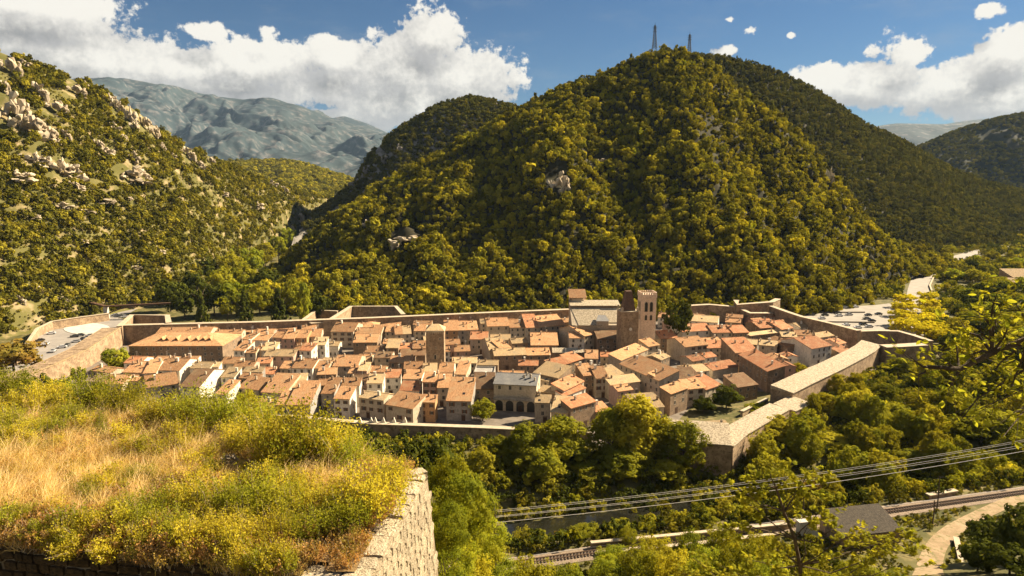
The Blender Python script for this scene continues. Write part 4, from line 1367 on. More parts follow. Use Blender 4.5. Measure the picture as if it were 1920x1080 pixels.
def opening(parent, x, z, w, h, y=0.0, name='window', point=1.2, rz=0.0, loc=(0, 0, 0)):
    """dark arched opening with a proud stone surround"""
    p = arch_poly(x, z, w, h, 7, point)
    o = MB().add([(a, y - .03, b) for a, b in p], [tuple(range(len(p)))]).build(name, M['glass'], parent, loc=loc, rotz=rz)
    q = arch_poly(x, z - .1, w + .5, h + .35, 7, point)
    mb = MB(); n = len(p)
    mb.add([(a, y - .12, b) for a, b in p] + [(a, y - .12, b) for a, b in q] + [(a, y + .02, b) for a, b in q] + [(a, y - .02, b) for a, b in p],
           [(i, i + 1, n + i + 1, n + i) for i in range(n - 1)] + [(n + i, n + i + 1, 2 * n + i + 1, 2 * n + i) for i in range(n - 1)] + [(3 * n + i, 3 * n + i + 1, i + 1, i) for i in range(n - 1)])
    mb.build('window_surround', M['coping'], o)
    return o


def px_x(px, Y):
    return (px - 960) / F * Y * 1.0


# square tower in the middle of the town
tb = at_y(560 + 990 / K, 540 + 330 / K, 297); te = at_y(560 + 1130 / K, 540 + 330 / K, 297)
th_ = tb[2]; tw = te[0] - tb[0]
root = tag(link('square_tower', None, loc=(tb[0], 297, 0), rotz=.03), 'tall square brown stone tower with a low pale roof in the town centre', 'tower')
MB().box(0, tw, 0, tw, -1, th_).build('wall', M['rampart'], root)
c2 = MB(); c2.box(-.3, tw + .3, -.3, tw + .3, th_ - .9, th_ - .2); 
for i in range(9):
    x = (i + .5) / 9 * tw; c2.box(x - .22, x + .22, -.28, -.02, th_ - 1.5, th_ - .9)
c2.build('cornice', M['coping'], root)
MB().add([(-.3, -.3, th_ - .2), (tw + .3, -.3, th_ - .2), (tw + .3, tw + .3, th_ - .2), (-.3, tw + .3, th_ - .2), (tw * .3, tw * .55, th_ + 2.0), (tw * .7, tw * .55, th_ + 2.0)],
         [(0, 1, 5, 4), (1, 2, 5), (2, 3, 4, 5), (3, 0, 4)]).build('roof', M['pale'], root)
opening(root, tw * .5, th_ - 13.2, .9, 2.0)
opening(root, tw * .78, th_ - 4.5, .5, 1.1)
opening(root, tw * .55, th_ - 8.5, .35, .9)

# church of St-James style: nave, bell tower, dark spire tower, round apse
NY = 348.0
ax = at_y(880 + 800 / K, 600, NY)[0]; bx = at_y(880 + 1185 / K, 600, NY)[0]
zt = at_y(1100, 540 + 140 / K, 362)[2] - 1.2
church = tag(link('church', None, loc=(ax, NY, 0), rotz=.0), 'long church with pale stone slab nave roof beside two towers', 'church')
cw = bx - ax
ze = at_y(1080, 540 + 290 / K, NY)[2]
MB().add([(0, 0, -1), (cw, 0, -1), (cw, 18, -1), (0, 18, -1), (0, 0, ze), (cw, 0, ze), (cw, 18, zt + 1.5), (0, 18, zt + 1.5), (0, 13, zt + .3), (cw, 13, zt + .3)],
         [(0, 1, 5, 4), (1, 2, 6, 9, 5), (2, 3, 7, 6), (3, 0, 4, 8, 7), (4, 5, 9, 8), (8, 9, 6, 7)]).build('wall', M['pl'], church)
rf_ = MB(); rf_.slab((3.5, -.5, ze + .05), (cw * .62, -.5, ze + .05), (cw * .62, 12.8, zt + .45), (.4, 12.8, zt + .45), .3)
rf_.build('roof', M['lauze'], church)
MB().slab((cw * .63, 1.5, ze + 1.2), (cw + .3, 1.5, ze + 1.2), (cw + .3, 12.8, zt + .1), (cw * .63, 12.8, zt + .1), .3).build('side_roof', M['lauze'], church)
MB().box(0.4, cw + 1, 13.2, 22, zt - 2, zt + 1.6).build('upper_nave_wall', M['st'], church)
MB().slab((0, 12.7, zt + 1.65), (cw + 1.4, 12.7, zt + 1.65), (cw + 1.4, 22.5, zt + 3.0), (0, 22.5, zt + 3.0), .3).build('upper_roof', M['lauze'], church)
dk = MB().prism([(cw * .50, -.2), (cw * .74, -.2), (cw * .74, 2.6), (cw * .50, 2.6)], ze - 2, ze + 2.2).build('slate_dormer', M['pl'], church)
MB().add([(cw * .48, -.5, ze + 2.25), (cw * .76, -.5, ze + 2.25), (cw * .70, 5, ze + 4.4), (cw * .55, 5, ze + 4.4)], [(0, 1, 2, 3)]).build('dormer_roof', M['slate'], dk)
# apse turret at the left end
ap = MB(); n = 14
tx = (at_y(880 + 840 / K, 560, 372)[0] - ax); tr_ = 65 / K / F * 372
tz0, tz1 = at_y(1080, 540 + 66 / K, 372)[2], at_y(1080, 540 + 30 / K, 376)[2]
ap.prism([(tx + math.cos(t) * tr_, 24 + math.sin(t) * tr_) for t in np.linspace(0, 2 * math.pi, n, endpoint=False)], 0, tz0)
ap.build('turret', M['pl'], church)
ap = MB(); ap.add([(tx - tr_, 24 - tr_ * .75, tz0 - 1.2), (tx + tr_, 24 - tr_ * .75, tz0 - 1.2), (tx + tr_, 24 + tr_ * 1.05, tz1 + 1), (tx - tr_, 24 + tr_ * 1.05, tz1 + 1)], [(0, 1, 2, 3)])
ap.slab((tx - tr_ * 1.05, 24 - tr_ * 1.05, tz0 + .05), (tx + tr_ * 1.05, 24 - tr_ * 1.05, tz0 + .05), (tx + tr_ * 1.05, 24 + tr_ * 1.05, tz1 + 1.5), (tx - tr_ * 1.05, 24 + tr_ * 1.05, tz1 + 1.5), .3)
ap.build('turret_roof', M['tan'], church)
# bell tower
BY = 340.0
b0 = at_y(880 + 1340 / K, 600, BY)[0]; b1 = at_y(880 + 1465 / K, 600, BY)[0]; bz1 = at_y(1215, 540 + 52 / K, BY)[2] - 1.6; bw_ = (b1 - b0) * .94
bell = tag(link('bell_tower', None, loc=(b0 - .2, BY, 0), rotz=.06), 'pale crenellated church bell tower with paired arched openings', 'tower')
M['bell'] = surf('pink_marble_masonry', (.80, .62, .46), (.68, .51, .37), .5, .9, (.38, .28, .2), 2.2, .4, 5)
MB().box(0, bw_, 0, bw_, -1, bz1).build('wall', M['bell'], bell)
cr = MB(); cr.box(-.25, bw_ + .25, -.25, bw_ + .25, bz1, bz1 + 1.5)
crenels(cr, -.25, bw_ + .25, -.25, bw_ + .25, bz1 + 1.5, 1.1, 7)
for i in range(8):
    x = (i + .5) / 8 * bw_; cr.box(x - .2, x + .2, -.24, -.02, bz1 - .7, bz1)
cr.build('battlement', M['bell'], bell)
for k_, rz in ((0, 0), (1, -math.pi / 2), (2, math.pi / 2)):
    lc = ((0, 0, 0), (0, bw_, 0), (bw_, 0, 0))[k_]
    for s_ in (.33, .67):
        opening(bell, bw_ * s_, bz1 - 7.2, 1.45, 4.9, rz=rz, loc=lc)
        opening(bell, bw_ * s_, bz1 - 11.6, 1.0, 2.6, rz=rz, loc=lc)
# dark tower with truncated spire
DY = 327.0
d0_ = at_y(880 + 1178 / K, 600, DY)[0]; d1_ = at_y(880 + 1350 / K, 600, DY)[0]; dz1 = at_y(1185, 540 + 190 / K, DY)[2]; dw = (d1_ - d0_) * .80
dz2 = at_y(1185, 540 + 24 / K, DY + 4)[2]
dark = tag(link('spire_tower', None, loc=(d0_ + .4, DY, 0), rotz=.10), 'dark church tower with a steep truncated slate spire and corner pinnacles', 'tower')
MB().box(0, dw, 0, dw, -1, dz1).build('wall', M['rampart'], dark)
c_ = dw / 2
lo, hi = dw * .36, dw * .17
MB().prism([(c_ - lo, c_ - lo), (c_ + lo, c_ - lo), (c_ + lo, c_ + lo), (c_ - lo, c_ + lo)], dz1 + .35, dz2, top=[(c_ - hi, c_ - hi), (c_ + hi, c_ - hi), (c_ + hi, c_ + hi), (c_ - hi, c_ + hi)]).build('spire', M['rust'], dark)
cp = MB(); cp.box(-.2, dw + .2, -.2, dw + .2, dz1, dz1 + .35); cp.build('parapet', M['coping'], dark)
for (x, y) in ((.5, .5), (dw - .5, .5), (.5, dw - .5), (dw - .5, dw - .5)):
    MB().box(x - .5, x + .5, y - .5, y + .5, dz1 + .35, dz1 + 1.9).box(x - .35, x + .35, y - .35, y + .35, dz1 + 1.9, dz1 + 2.4).build('pinnacle', M['coping'], dark)
n = 12
ck = MB(); ck.add([(dw * .55 + math.cos(t) * .8, -.06, dz1 - 8.5 + math.sin(t) * .8) for t in np.linspace(0, 2 * math.pi, n, endpoint=False)], [tuple(range(n))])
ck.build('clock_face', M['wh'], dark)


# ---- ramparts
def rampart(name, pts, label, thick=2.6, h=None, roof=None, cat='rampart', z0=-2.0, cop=True, overhang=.35, roof_w=None):
    """pts: (px, py, z of the top); a masonry wall with coping (or a slab roof) along them"""
    root = tag(link(name, None, loc=(0, 0, 0)), label, cat)
    P3 = [at_z(x, y, z) for x, y, z in pts]
    mw, mc = MB(), MB()
    nrm = []
    for i in range(len(P3)):
        a = P3[max(0, i - 1)]; b = P3[min(len(P3) - 1, i + 1)]
        d = (b - a)[:2]; d /= np.linalg.norm(d); nrm.append(np.array([-d[1], d[0], 0]))
    for i in range(len(P3) - 1):
        a, b = P3[i], P3[i + 1]
        na, nb_ = nrm[i] * thick, nrm[i + 1] * thick
        bt = .5
        ba, bb = nrm[i] * -bt, nrm[i + 1] * -bt
        v = [(a[0] + ba[0], a[1] + ba[1], z0), (b[0] + bb[0], b[1] + bb[1], z0), tuple((b + nb_)[:2]) + (z0,), tuple((a + na)[:2]) + (z0,), tuple(a), tuple(b), tuple(b + nb_), tuple(a + na)]
        fs = [(0, 1, 5, 4), (2, 3, 7, 6), (4, 5, 6, 7)]
        if i == 0: fs.append((3, 0, 4, 7))
        if i == len(P3) - 2: fs.append((1, 2, 6, 5))
        mw.add(v, fs)
        up = np.array([0, 0, .28]); up0 = np.array([0, 0, .012])
        e0, e1 = nrm[i] * overhang, nrm[i + 1] * overhang
        k = roof_w or 0
        r0, r1 = nrm[i] * (thick + .2), nrm[i + 1] * (thick + .2)
        rise = np.array([0, 0, k])
        mc.add([a - e0 + up0, b - e1 + up0, b + r1 + up0, a + r0 + up0, a - e0 + up, b - e1 + up, b + r1 + up + rise, a + r0 + up + rise],
               [(4, 5, 6, 7), (0, 1, 5, 4), (2, 3, 7, 6), (3, 0, 4, 7), (1, 2, 6, 5)])
    mw.build('wall', M['rampart'], root)
    if cop: mc.build('slab_roof' if roof else 'coping', M[roof or 'coping'], root)
    return root


rampart('far_rampart', [(228, 611, 10), (480, 605, 10), (700, 597, 10), (900, 588, 10), (1068, 581, 10)], 'long brown stone rampart along the far side of the town', 3.0)
rampart('entrance_bastion', [(228, 612, 10.5), (250, 591, 10.5), (310, 592, 10.5), (312, 606, 10.5)], 'sharp cornered bastion at the left end of the far rampart beside the roundabout', 2.4)
rampart('hollow_bastion', [(583, 607, 9), (615, 604, 8.5), (660, 575, 9), (740, 575, 9), (753, 590, 9)], 'open angular bastion of pale stone standing behind the far rampart', 2.2)
rampart('low_bastion_wall', [(570, 600, 7), (594, 582, 7), (632, 584, 7)], 'low enclosure wall beside the poplar behind the far rampart', 1.4)
rampart('church_rampart', [(1295, 574, 10), (1330, 572, 10), (1378, 576, 10), (1406, 588, 9), (1450, 588, 8)], 'rampart section right of the round dark tree by the church', 3.2)
rampart('raised_bastion', [(1376, 563, 13), (1382, 572, 12.5), (1450, 567, 13), (1463, 561, 13)], 'raised square bastion behind the car park end of the town', 3.0)
rampart('east_rampart', [(1449, 574, 11), (1480, 585, 11), (1507, 594, 11), (1560, 606, 11), (1614, 620, 11)][::-1], 'tall stone rampart between the red roofed houses and the car park', 2.4)
rampart('gate_rampart', [(1615, 622, 10), (1650, 621, 10), (1684, 622, 10), (1712, 630, 10), (1742, 640, 10)], 'curved rampart below the yellow plane trees', 2.2)
rampart('corner_bastion', [(1662, 652, 9), (1690, 651, 9), (1740, 648, 9)], 'small walled corner bastion at the right end of the town', 5)
rampart('west_rampart', [(20, 716, 7), (60, 700, 7), (102, 684, 7.5), (165, 655, 8.5), (226, 614, 10)][::1], 'sunlit rampart with sloping top running along the roundabout', 9.0, roof='pale', roof_w=-1.5)
rampart('river_wall', [(480, 776, 4), (600, 788, 4), (700, 796, 4), (900, 803, 4), (1010, 808, 4), (1110, 812, 4)], 'low dark river wall in front of the nearest houses', 2.0)
for i, x in enumerate((474, 560, 592, 656, 738, 824)):
    p = at_z(560 + x / K, 540 + 1048 / K, 4.2)
    MB().add([(-.9, -.3, 0), (.9, -.3, 0), (.9, .3, 0), (-.9, .3, 0), (0.3, -.3, 1.9), (0.3, .3, 1.9)], [(0, 1, 4), (2, 3, 5), (1, 2, 5, 4), (3, 0, 4, 5)]).build('merlon', M['wh'], bpy.data.objects['river_wall'], loc=p)
# long gallery with a stone slab roof along the river, curving at its far end
gp = [(1486, 738, 8), (1530, 716, 8), (1580, 692, 8), (1620, 671, 8), (1640, 659, 8), (1652, 648, 8.5)]
rampart('rampart_gallery', gp, 'long rampart gallery with a broad pale stone slab roof', 8.5, roof='lauze', roof_w=1.2)
rampart('gallery_wing', [(1490, 772, 5.5), (1522, 756, 5.5)], 'short lower gallery wing with pale roof at the near end of the long gallery', 8, roof='lauze', roof_w=.8)
rampart('river_bastion', [(1250, 828, 8), (1310, 831, 8), (1372, 836, 8)], 'stone slab roofed bastion block facing the river behind the tall trees', 12, roof='lauze', roof_w=2.6, z0=-4)
rampart('sloping_rampart', [(1374, 838, 7.5), (1400, 815, 7.5), (1450, 785, 7.5), (1480, 768, 7)], 'rampart with sloping pale top climbing from the river bastion', 7, roof='lauze', roof_w=.5, z0=-4)
rampart('garden_wall', [(1392, 772, 2.2), (1440, 748, 2.2)], 'low pale garden wall beside the dark trees', .8)
house((1325, 803), (1368, 800), 5.5, (1318, 790), 'm', 'pl', 'pale', wins=0, label='tiny pale roofed hut on the river bastion', name='hut')

tag(MB().add([tuple(at_z(x, y, .26)) for x, y in ((1270, 790), (1380, 828), (1450, 780), (1480, 760), (1440, 735), (1330, 728))], [(0, 1, 2, 3, 4, 5)]).build('garden', M['ground']), 'dry garden plot behind the river bastion', kind='structure')
# ---- left roundabout and its wall, right car park, roads
def patch(name, px, mat, z, label):
    pts = [at_z(x, y, z) for x, y in px]
    return tag(MB().add(pts, [tuple(range(len(pts)))][::1]).build(name, mat), label, kind='structure')


patch('roundabout_road', [(20, 700), (100, 690), (165, 665), (228, 625), (236, 600), (205, 590), (98, 606), (70, 622), (50, 655), (0, 680)][::-1][::-1], M['asphalt'], .12, 'pale road and parking round the roundabout')
c0 = at_z(158, 618, .2)
patch('roundabout_island', [(163 + 44 * math.cos(t), 616 + 11 * math.sin(t)) for t in np.linspace(0, 2 * math.pi, 28, endpoint=False)][::-1], M['concrete'], .3, 'white paved centre of the roundabout')
rampart('retaining_wall', [(30, 672, 3.5), (52, 644, 4), (71, 616, 4.5), (98, 603, 5), (150, 595, 5), (204, 588, 4.5)], 'pale curved concrete retaining wall behind the roundabout', 1.0)
patch('car_park', [(1478, 588), (1500, 580), (1640, 572), (1690, 566), (1735, 560), (1745, 600), (1730, 640), (1600, 632), (1540, 612)][::-1], M['plaza'], .12, 'bright pale car park outside the right hand rampart')
for (a, b) in (((1530, 586), (1622, 586)), ((1548, 604), (1640, 605))):
    p, q = at_z(*a, .3), at_z(*b, .3)
    d = q - p
    tag(MB().box(0, float(np.hypot(d[0], d[1])), 0, .8, 0, .7).build('kerb_bed', M['sleeper'], loc=(p[0], p[1], .1), rotz=math.atan2(d[1], d[0])), 'low dark divider bed in the car park, %s row' % ('far' if a[1] < 600 else 'near'), 'planter')
rd = [W2(*p) + (w,) for p, w in (((1712, 600), 20), ((1722, 565), 16), ((1722, 540), 15), ((1730, 518), 15), ((1748, 503), 15), ((1772, 491), 15), ((1805, 480), 15), ((1845, 469), 15))]
strip('valley_road', rd, 12, M['plaza'], .2, 'pale valley road curving away from the car park')
lr = [W2(*p) + (w,) for p, w in (((205, 596), 14), ((240, 580), 12), ((285, 558), 10), ((330, 545), 10), ((380, 535), 9))]
strip('side_valley_road', lr, 10, M['asphalt'], .2, 'road leaving the roundabout into the side valley')
rampart('road_parapet', [(1752, 556, 1.1), (1744, 535, 1.1), (1752, 518, 1.1), (1768, 506, 1.1)], 'low stone parapet on the bend of the valley road', .6)
rampart('far_road_wall', [(1850, 492, 1.6), (1930, 493, 1.6)], 'pale low wall across the valley at far right', 1.0)
rampart('far_lane', [(1850, 452, 1.0), (1930, 450, 1.0)], 'thin pale lane wall high in the right valley', 5)

# footbridge over the side valley
fb = tag(link('footbridge', None), 'slender dark footbridge with a kinked deck over the road by the roundabout', 'bridge')
A_, B_, C2_ = at_y(118, 552, 440), at_y(197, 573, 425), at_y(362, 565, 432)
dk = MB()
for (p, q) in ((A_, B_), (B_, C2_)):
    d = Vector(q - p); n_ = Vector((-d.y, d.x, 0)).normalized() * 1.1
    dk.slab(Vector(p) - n_, Vector(q) - n_, Vector(q) + n_, Vector(p) + n_, .9)
dk.build('deck', M['rust'], fb)
ra = MB()
for (p, q) in ((A_, B_), (B_, C2_)):
    for s_ in (-1, 1):
        d = Vector(q - p); n_ = Vector((-d.y, d.x, 0)).normalized() * 1.05 * s_
        ra.bar(Vector(p) + n_ + Vector((0, 0, 1.1)), Vector(q) + n_ + Vector((0, 0, 1.1)), .08, 4)
        for k in range(12):
            e = Vector(p).lerp(Vector(q), k / 12) + n_
            ra.bar(e, e + Vector((0, 0, 1.1)), .05, 3)
ra.build('railing', M['iron'], fb)
MB().box(B_[0] - 1.2, B_[0] + 1.2, 424, 427, -1, B_[2] - .9, 0, .2).build('pier', M['concrete'], fb)
ach = MB()
for k in range(8):
    t0, t1 = k / 8, (k + 1) / 8
    f_ = lambda t: Vector((B_[0] + 1 + t * 18, 425.5, B_[2] - .9 - 4.5 * (1 - t) ** 2))
    ach.bar(f_(t0), f_(t1), .5, 4)
ach.build('arch', M['rust'], fb)

# far right houses
for (A, B, R, h, rf, lb) in (((1900, 520), (1960, 520), (1905, 500), 8, 'pale', 'pale walled building with flat roofs at the far right of the valley'), ((1880, 528), (1902, 530), (1884, 520), 5, 'pale', 'lower annex beside the building at the far right')):
    house(A, B, h, R, 'm', 'pk', rf, wins=1, label=lb, chim=0)

# ---- cars
def car_kit(paint):
    prof = [(-2.1, .35), (-2.15, .75), (-1.95, .95), (-1.2, 1.0), (-.65, 1.42), (.75, 1.45), (1.5, .98), (2.05, .82), (2.12, .4)]
    body = MB(); n = len(prof)
    ins = [0, 0, 0, .05, .2, .2, .05, .02, 0]
    v = [(p[0], -.85 + ins[i], p[1]) for i, p in enumerate(prof)] + [(p[0], .85 - ins[i], p[1]) for i, p in enumerate(prof)]
    body.add(v, [tuple(range(n - 1, -1, -1))[::-1], tuple(range(2 * n - 1, n - 1, -1))[::1]] + [(i, n + i, n + (i + 1) % n, (i + 1) % n) for i in range(n)])
    gl = MB()
    for s_ in (-1, 1):
        y = s_ * .80
        gl.add([(-1.0, y, 1.03), (-.6, y * .86, 1.36), (.7, y * .86, 1.38), (1.25, y, 1.03)], [(0, 1, 2, 3)])
    gl.add([(-1.24, -.66, 1.0), (-1.24, .66, 1.0), (-.70, .56, 1.41), (-.70, -.56, 1.41)], [(0, 1, 2, 3)])
    gl.add([(1.50, -.66, 1.0), (1.50, .66, 1.0), (.82, .56, 1.44), (.82, -.56, 1.44)], [(0, 1, 2, 3)])
    m, T, out = new_mat('car_paint')
    b = T.n('ShaderNodeBsdfPrincipled'); T.put(b.inputs['Base Color'], paint); b.inputs['Roughness'].default_value = .3; b.inputs['Coat Weight'].default_value = .5
    T.put(out.inputs[0], b.outputs[0])
    return body.mesh('body', m), gl.mesh('glazing', M['glass'])


wh = MB(); n = 12
wh.add([(math.cos(t) * .33, s_ * .1, .33 + math.sin(t) * .33) for s_ in (-1, 1) for t in np.linspace(0, 2 * math.pi, n, endpoint=False)],
       [(i, (i + 1) % n, n + (i + 1) % n, n + i) for i in range(n)] + [tuple(range(n)), tuple(range(2 * n - 1, n - 1, -1))])
WHEEL = wh.mesh('wheel', M['iron'])
PAINTS = [('white', (.7, .7, .7)), ('silver', (.42, .42, .43)), ('black', (.02, .02, .022)), ('dark grey', (.08, .085, .09)), ('dark red', (.22, .03, .02))]
CK = [car_kit(p) for _, p in PAINTS]


def car(px, py, rz, ci, where, idx, z=.16, sc=1.12):
    p = at_z(px, py, z)
    root = tag(link('parked_car', None, loc=p, rotz=rz, scale=sc), '%s car, %s from left of those parked %s' % (PAINTS[ci][0], ordinal(idx), where), 'car', 'cars parked ' + where)
    b, gz = CK[ci]
    link('body', b, root); link('glazing', gz, root)
    for x in (-1.3, 1.35):
        for y in (-.82, .82):
            link('wheel', WHEEL, root, (x, y, 0))


lc = [(470, 425), (370, 490), (430, 522), (725, 332), (320, 597), (215, 630), (490, 588), (570, 552), (690, 452), (738, 442), (620, 535), (700, 500), (760, 480), (830, 445), (1060, 256), (1110, 264), (1148, 272)]
lc = sorted((x / 4.909, 540 + y / 4.909) for x, y in lc)
for i, (x, y) in enumerate(lc):
    car(x, y, random.choice((.5, .6, .45, 1.9)), random.choice((0, 0, 1, 2, 3, 3, 1)), 'by the roundabout', i + 1)
rc = [(1170, 212), (1275, 216), (1250, 242), (1375, 200), (1385, 220), (1462, 212), (1612, 216), (1692, 208), (1600, 245), (1640, 262), (1440, 294), (1570, 288), (1618, 306), (1530, 314), (1785, 318), (1425, 156), (1510, 152), (1330, 296)]
rc = sorted((1240 + x / 4.154, 540 + y / 4.154) for x, y in rc)
for i, (x, y) in enumerate(rc):
    car(x, y, random.choice((0.05, -.1, .15)), random.choice((0, 1, 2, 3, 0, 1, 3, 2)), 'in the pale car park', i + 1)
car(1400, 745, .5, 0, 'inside the wall near the long gallery', 1, z=.4)
car(1527, 681, .4, 3, 'behind the red roofed houses', 1, z=.4)

def inside(x, y, poly):
    c = np.zeros(np.shape(x), bool)
    for i in range(len(poly)):
        x0, y0 = poly[i - 1]; x1, y1 = poly[i]
        with np.errstate(divide='ignore', invalid='ignore'):
            hit_ = ((y0 > y) != (y1 > y)) & (x < (x1 - x0) * (y - y0) / (y1 - y0 + 1e-12) + x0)
        c ^= hit_
    return c



# ------------------------------------------------------------------ trees of the valley, one by one
COUNT = {}


def T(px, ytop, Y, wpx, kit, name, label=None, group=None, zb=None, var=None, hmin=3.0):
    """a tree standing at distance Y whose top shows at (px, ytop), wpx wide"""
    top = at_y(px, ytop, Y)
    z0 = float(ground_z(top[0], Y)) if zb is None else zb
    h = max(hmin, top[2] - z0)
    w = wpx / 2 * Y / F / 1.08
    if group and not label:
        COUNT.setdefault(group, []).append((px, None))
    o = tree(name, label, kit, (top[0], Y, z0 - .2), w, h, group, var)
    if group and not label:
        COUNT[group][-1] = (px, o)
    return o


def number(group, fmt):
    for i, (px, o) in enumerate(sorted(COUNT[group], key=lambda t: t[0])):
        o['label'] = fmt % ordinal(i + 1)


g1 = 'tall trees on the river bank'
for (px, yt, Y, w) in ((902, 842, 190, 80), (938, 822, 197, 90), (990, 796, 199, 110), (1055, 786, 201, 130), (1018, 842, 191, 110), (1150, 768, 205, 115), (1194, 748, 204, 135), (1238, 784, 205, 95), (1284, 794, 199, 112), (1172, 846, 194, 125), (1095, 870, 192, 80), (1252, 866, 194, 90)):
    T(px, yt, Y, w, 'near_green', 'riverbank_tree', group=g1)
number(g1, 'tall leafy yellow green tree on the river bank, %s from left in the clump')
g2 = 'trees right of the long gallery'
for (px, yt, Y, w) in ((1455, 782, 222, 110), (1412, 840, 210, 70), (1505, 800, 228, 85), (1545, 738, 246, 60), (1592, 742, 240, 80), (1640, 762, 232, 95), (1692, 672, 300, 66), (1722, 700, 290, 64), (1690, 758, 236, 100), (1745, 738, 238, 100),
                       (1795, 782, 226, 100), (1850, 762, 226, 100), (1905, 790, 218, 100), (1780, 690, 300, 80), (1845, 655, 330, 90), (1565, 815, 216, 90), (1625, 842, 210, 100), (1705, 846, 206, 100), (1885, 695, 300, 90), (1780, 858, 200, 90), (1860, 850, 200, 100),
                       (1930, 700, 290, 90), (1660, 720, 262, 60), (1610, 705, 285, 40), (1575, 715, 275, 34), (1500, 850, 206, 60)):
    T(px, yt, Y, w, random.choice(('near_green', 'near_green', 'round_green')), 'valley_tree', group=g2)
number(g2, 'green tree in the dark wood right of the long gallery, %s from left')
T(1530, 892, 182, 60, 'orange', 'rusty_tree', 'rusty brown leaved tree beside the railway under the power cables')
T(905, 746, 240, 52, 'round_green', 'courtyard_tree', 'round green tree beside the mansion arcade', zb=0)
T(1272, 556, 352, 58, 'round_dark', 'churchyard_tree', 'large dark round tree right of the bell tower', zb=0)
T(1364, 720, 254, 62, 'round_dark', 'garden_tree', 'bigger dark round tree in the garden near the long gallery', zb=0)
T(1320, 742, 249, 48, 'round_dark', 'garden_tree', 'smaller dark tree left of the bigger garden tree', zb=0)
T(1422, 756, 250, 56, 'round_green', 'garden_bush', 'wide green bush between garden wall and sloping rampart', zb=0)
T(1500, 678, 292, 36, 'round_green', 'courtyard_tree', 'small tree beside the grey walled house next to the long gallery', zb=0)
T(215, 648, 305, 54, 'yellow', 'town_tree', 'yellow green round tree inside the left rampart', zb=0)
T(145, 686, 285, 32, 'yellow', 'town_bush', 'small yellow bush beside the left rampart', zb=0, hmin=2)
T(18, 632, 300, 110, 'orange', 'roundabout_tree', 'spreading orange green tree at the left edge by the roundabout', zb=0)
T(568, 530, 404, 38, 'poplar', 'poplar', 'bright narrow poplar behind the far rampart', zb=0)
T(425, 566, 402, 36, 'umbrella', 'umbrella_pine', 'flat topped umbrella pine behind the far rampart', zb=0)
g3 = 'trees between far rampart and side valley'
for (px, yt, Y, w, k) in ((342, 535, 425, 60, 'round_dark'), (374, 545, 404, 42, 'conifer'), (398, 528, 436, 60, 'round_dark'), (440, 526, 440, 76, 'yellow'), (456, 545, 406, 46, 'conifer'), (484, 528, 440, 60, 'round_green'), (520, 540, 408, 52, 'conifer'),
                          (315, 520, 450, 56, 'round_dark'), (595, 545, 420, 44, 'round_dark'), (548, 520, 450, 50, 'round_green'), (360, 505, 480, 60, 'round_dark'), (410, 500, 500, 60, 'round_green'), (455, 492, 520, 60, 'round_green'), (500, 500, 520, 56, 'round_dark'), (380, 478, 560, 50, 'round_dark'), (430, 470, 590, 50, 'round_green'), (470, 462, 620, 50, 'yellow'), (495, 452, 680, 40, 'round_green'), (420, 455, 660, 40, 'yellow'), (520, 440, 740, 38, 'yellow'), (540, 425, 840, 34, 'yellow')):
    T(px, yt, Y, w, k, 'parkland_tree', group=g3, zb=0)
number(g3, 'tree between the far rampart and the side valley, %s from left')
g4 = 'clipped plane trees by the car park'
for (px, py) in ((1697, 566), (1695, 582), (1692, 598), (1694, 614), (1722, 606), (1724, 622), (1738, 562), (1742, 576), (1748, 590), (1752, 604), (1756, 620), (1765, 634)):
    p = at_z(px, py, 4.0)
    o = tree('plane_tree', None, 'plane', (p[0], p[1], 0), 6.0, 8.6, g4)
    COUNT.setdefault(g4, []).append((px + py * .001, o))
number(g4, 'clipped yellow plane tree by the car park, %s from left in the block')
g5 = 'trees of the right hand valley'
r5 = np.random.default_rng(55)
road = np.array([p[:2] for p in rd])
n5 = 0
while n5 < 85:
    px, py = r5.uniform(1690, 1960), r5.uniform(425, 690)
    if px < 1690 + max(0, (py - 480)) * .45 and py > 520: continue
    if px < 1765 and py > 540: continue
    p = at_z(px, py, 0)
    sg = min(np.linalg.norm(road[i] + (road[i + 1] - road[i]) * t - p[:2]) for i in range(len(road) - 1) for t in (0, .33, .66))
    if sg < 22: continue
    if drop(BV['A'], p[0], p[1]) is not None and drop(BV['A'], p[0], p[1]).z > 2: continue
    if drop(BV['B'], p[0], p[1]) is not None and drop(BV['B'], p[0], p[1]).z > 2: continue
    hh = r5.uniform(7, 13)
    o = tree('valley_floor_tree', None, random.choice(('round_green', 'round_green', 'yellow', 'round_dark', 'near_green')), (p[0], p[1], -.2), hh * r5.uniform(.5, .7), hh, g5)
    COUNT.setdefault(g5, []).append((px, o)); n5 += 1
number(g5, 'leafy tree on the valley floor at right, %s from left')
g6 = 'bushes and trees below the fort'
